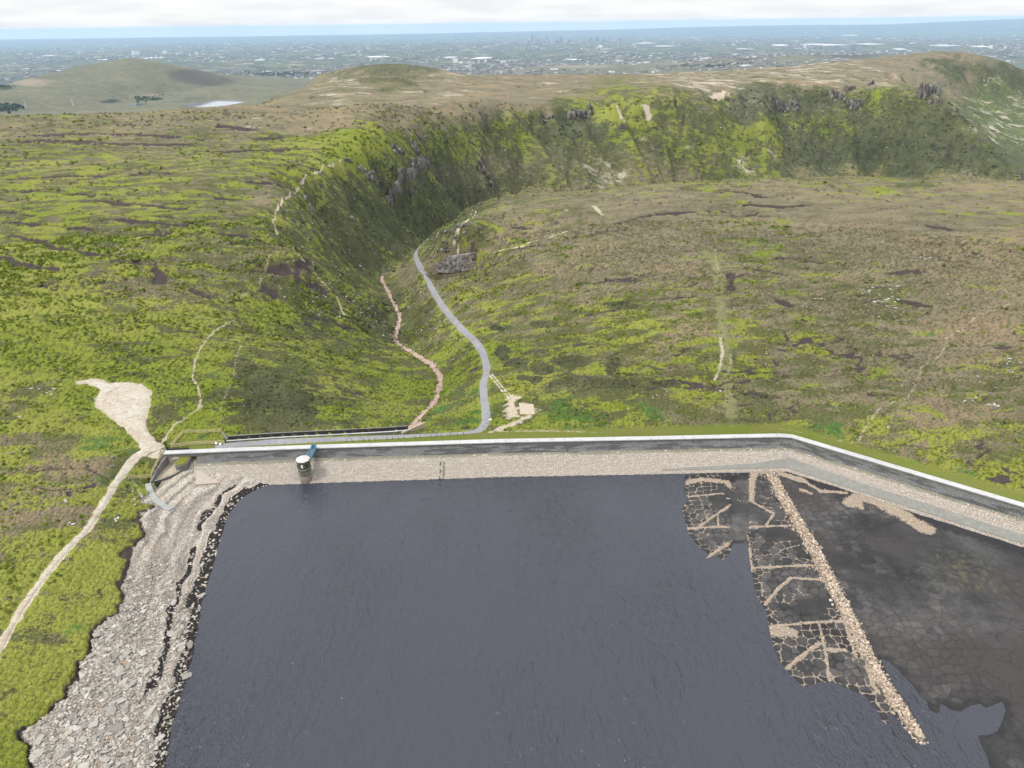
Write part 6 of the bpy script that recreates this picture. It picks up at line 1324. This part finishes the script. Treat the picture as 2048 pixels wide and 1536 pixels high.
ok = vis & (oT['bed'] < .5) & (oT['beach'] < .5) & (oT['water'] < .5) & (oT['path'] < .25) & (oT['stream'] < .3) & (oT['hag'] < .15) & (drT > 2.6) & (dtT > 1.7) & (duT - interp_w(puT, TURN_L, TURN_W) > .6) & (dlT > 3.2) & ((cdT > 1e5) | (cdT < -8.5)) & (dcT > 2) & ~inside(xT, yT, ENCL) & ~inside(xT, yT, SPILL) & ~inside(xT, yT, PAD_POLY)
ok &= (rT < 430) | (oT['wall'] > .35) | ((rT < 1000) & (RNG.random(nT) < .3)); ok &= ~((cdT > -8.5) & (cdT < 12)) & (np.hypot(xT - SPILL[:, 0].mean(), yT - SPILL[:, 1].mean()) > 7)
cvT = cover_at(pxT, pyT)
for w_ in WHEEL: ok &= poly_dist(xT, yT, w_, 4)[0] > 1.0
for a_, b_, rx_, ry_ in DARKS: dq = sstep(1.2, .8, np.hypot((pxT - a_) / rx_, (pyT - b_) / ry_)); cvT[:, 2] = np.maximum(cvT[:, 2], dq); cvT[:, 0] -= .5 * dq; big = fbm(xT / 8, yT / 6, 231, 3); pz_ = fbm(xT / 30, yT / 22, 233, 3)
kind = np.full(nT, -1); u = RNG.random(nT)
kind[u < .45 * sstep(.45, .8, cvT[:, 2] + (big - .5) * 1.6)] = 0                       # heather
q = (kind < 0) & (u < .55 * sstep(.30, .70, cvT[:, 0] + (big - .5) * 2.0 - .1)); kind[q] = 1    # green bilberry and moss
q = (kind < 0) & (u < .30 * sstep(.30, .75, cvT[:, 1] + (pz_ - .5) * 1.6)); kind[q] = 2         # straw grass
q = (kind < 0) & (u < .6 * sstep(.30, .55, cvT[:, 4] + (big - .5) * 1.2)); kind[q] = 3          # rushes and fern
PAL = [((.042, .050, .022), (.105, .112, .056)), ((.070, .104, .014), (.185, .222, .030)), ((.11, .10, .058), (.22, .195, .125)), ((.028, .075, .018), (.075, .155, .040))]
for kd, (nm, lb, spk) in enumerate((('heather_clumps', 'dark heather clumps over the near moor', False), ('bilberry_clumps', 'bright green bilberry and moss clumps over the near moor', False), ('grass_tussocks', 'straw coloured grass tussocks over the near moor', True), ('rush_tufts', 'dark green rush and fern tufts over the near moor', True))):
    m_ = ok & (kind == kd); n_ = int(m_.sum())
    if n_: scatter_gn(nm, lb, np.stack([xT[m_], yT[m_], zT[m_] - .05], 1), RNG.uniform(.5, 1.35, n_) * np.clip(rT[m_] / 310, .75, 3.2), RNG.uniform(0, 6.3, n_), stone_tint(n_, *PAL[kd]), clump_mesh(nm, 300 + kd, spk))
    print(nm, n_)
# ------------------------------------------------------------------ haze over everything
mb = MB(); mb.box((0, 24000, -525), (124000, 88000, 1350))
k = bpy.data.materials.new('haze_air'); k.use_nodes = True; t = k.node_tree; t.nodes.clear()
o_ = t.nodes.new('ShaderNodeOutputMaterial'); pv = t.nodes.new('ShaderNodeVolumePrincipled'); pv.inputs['Color'].default_value = (.50, .72, 1.0, 1); pv.inputs['Density'].default_value = 2.1e-5; pv.inputs['Anisotropy'].default_value = .1
t.links.new(pv.outputs[0], o_.inputs['Volume'])
hz = mb.build('haze', k, kind='stuff', label='pale blue haze')
print('total', round(time.time() - T0, 1))
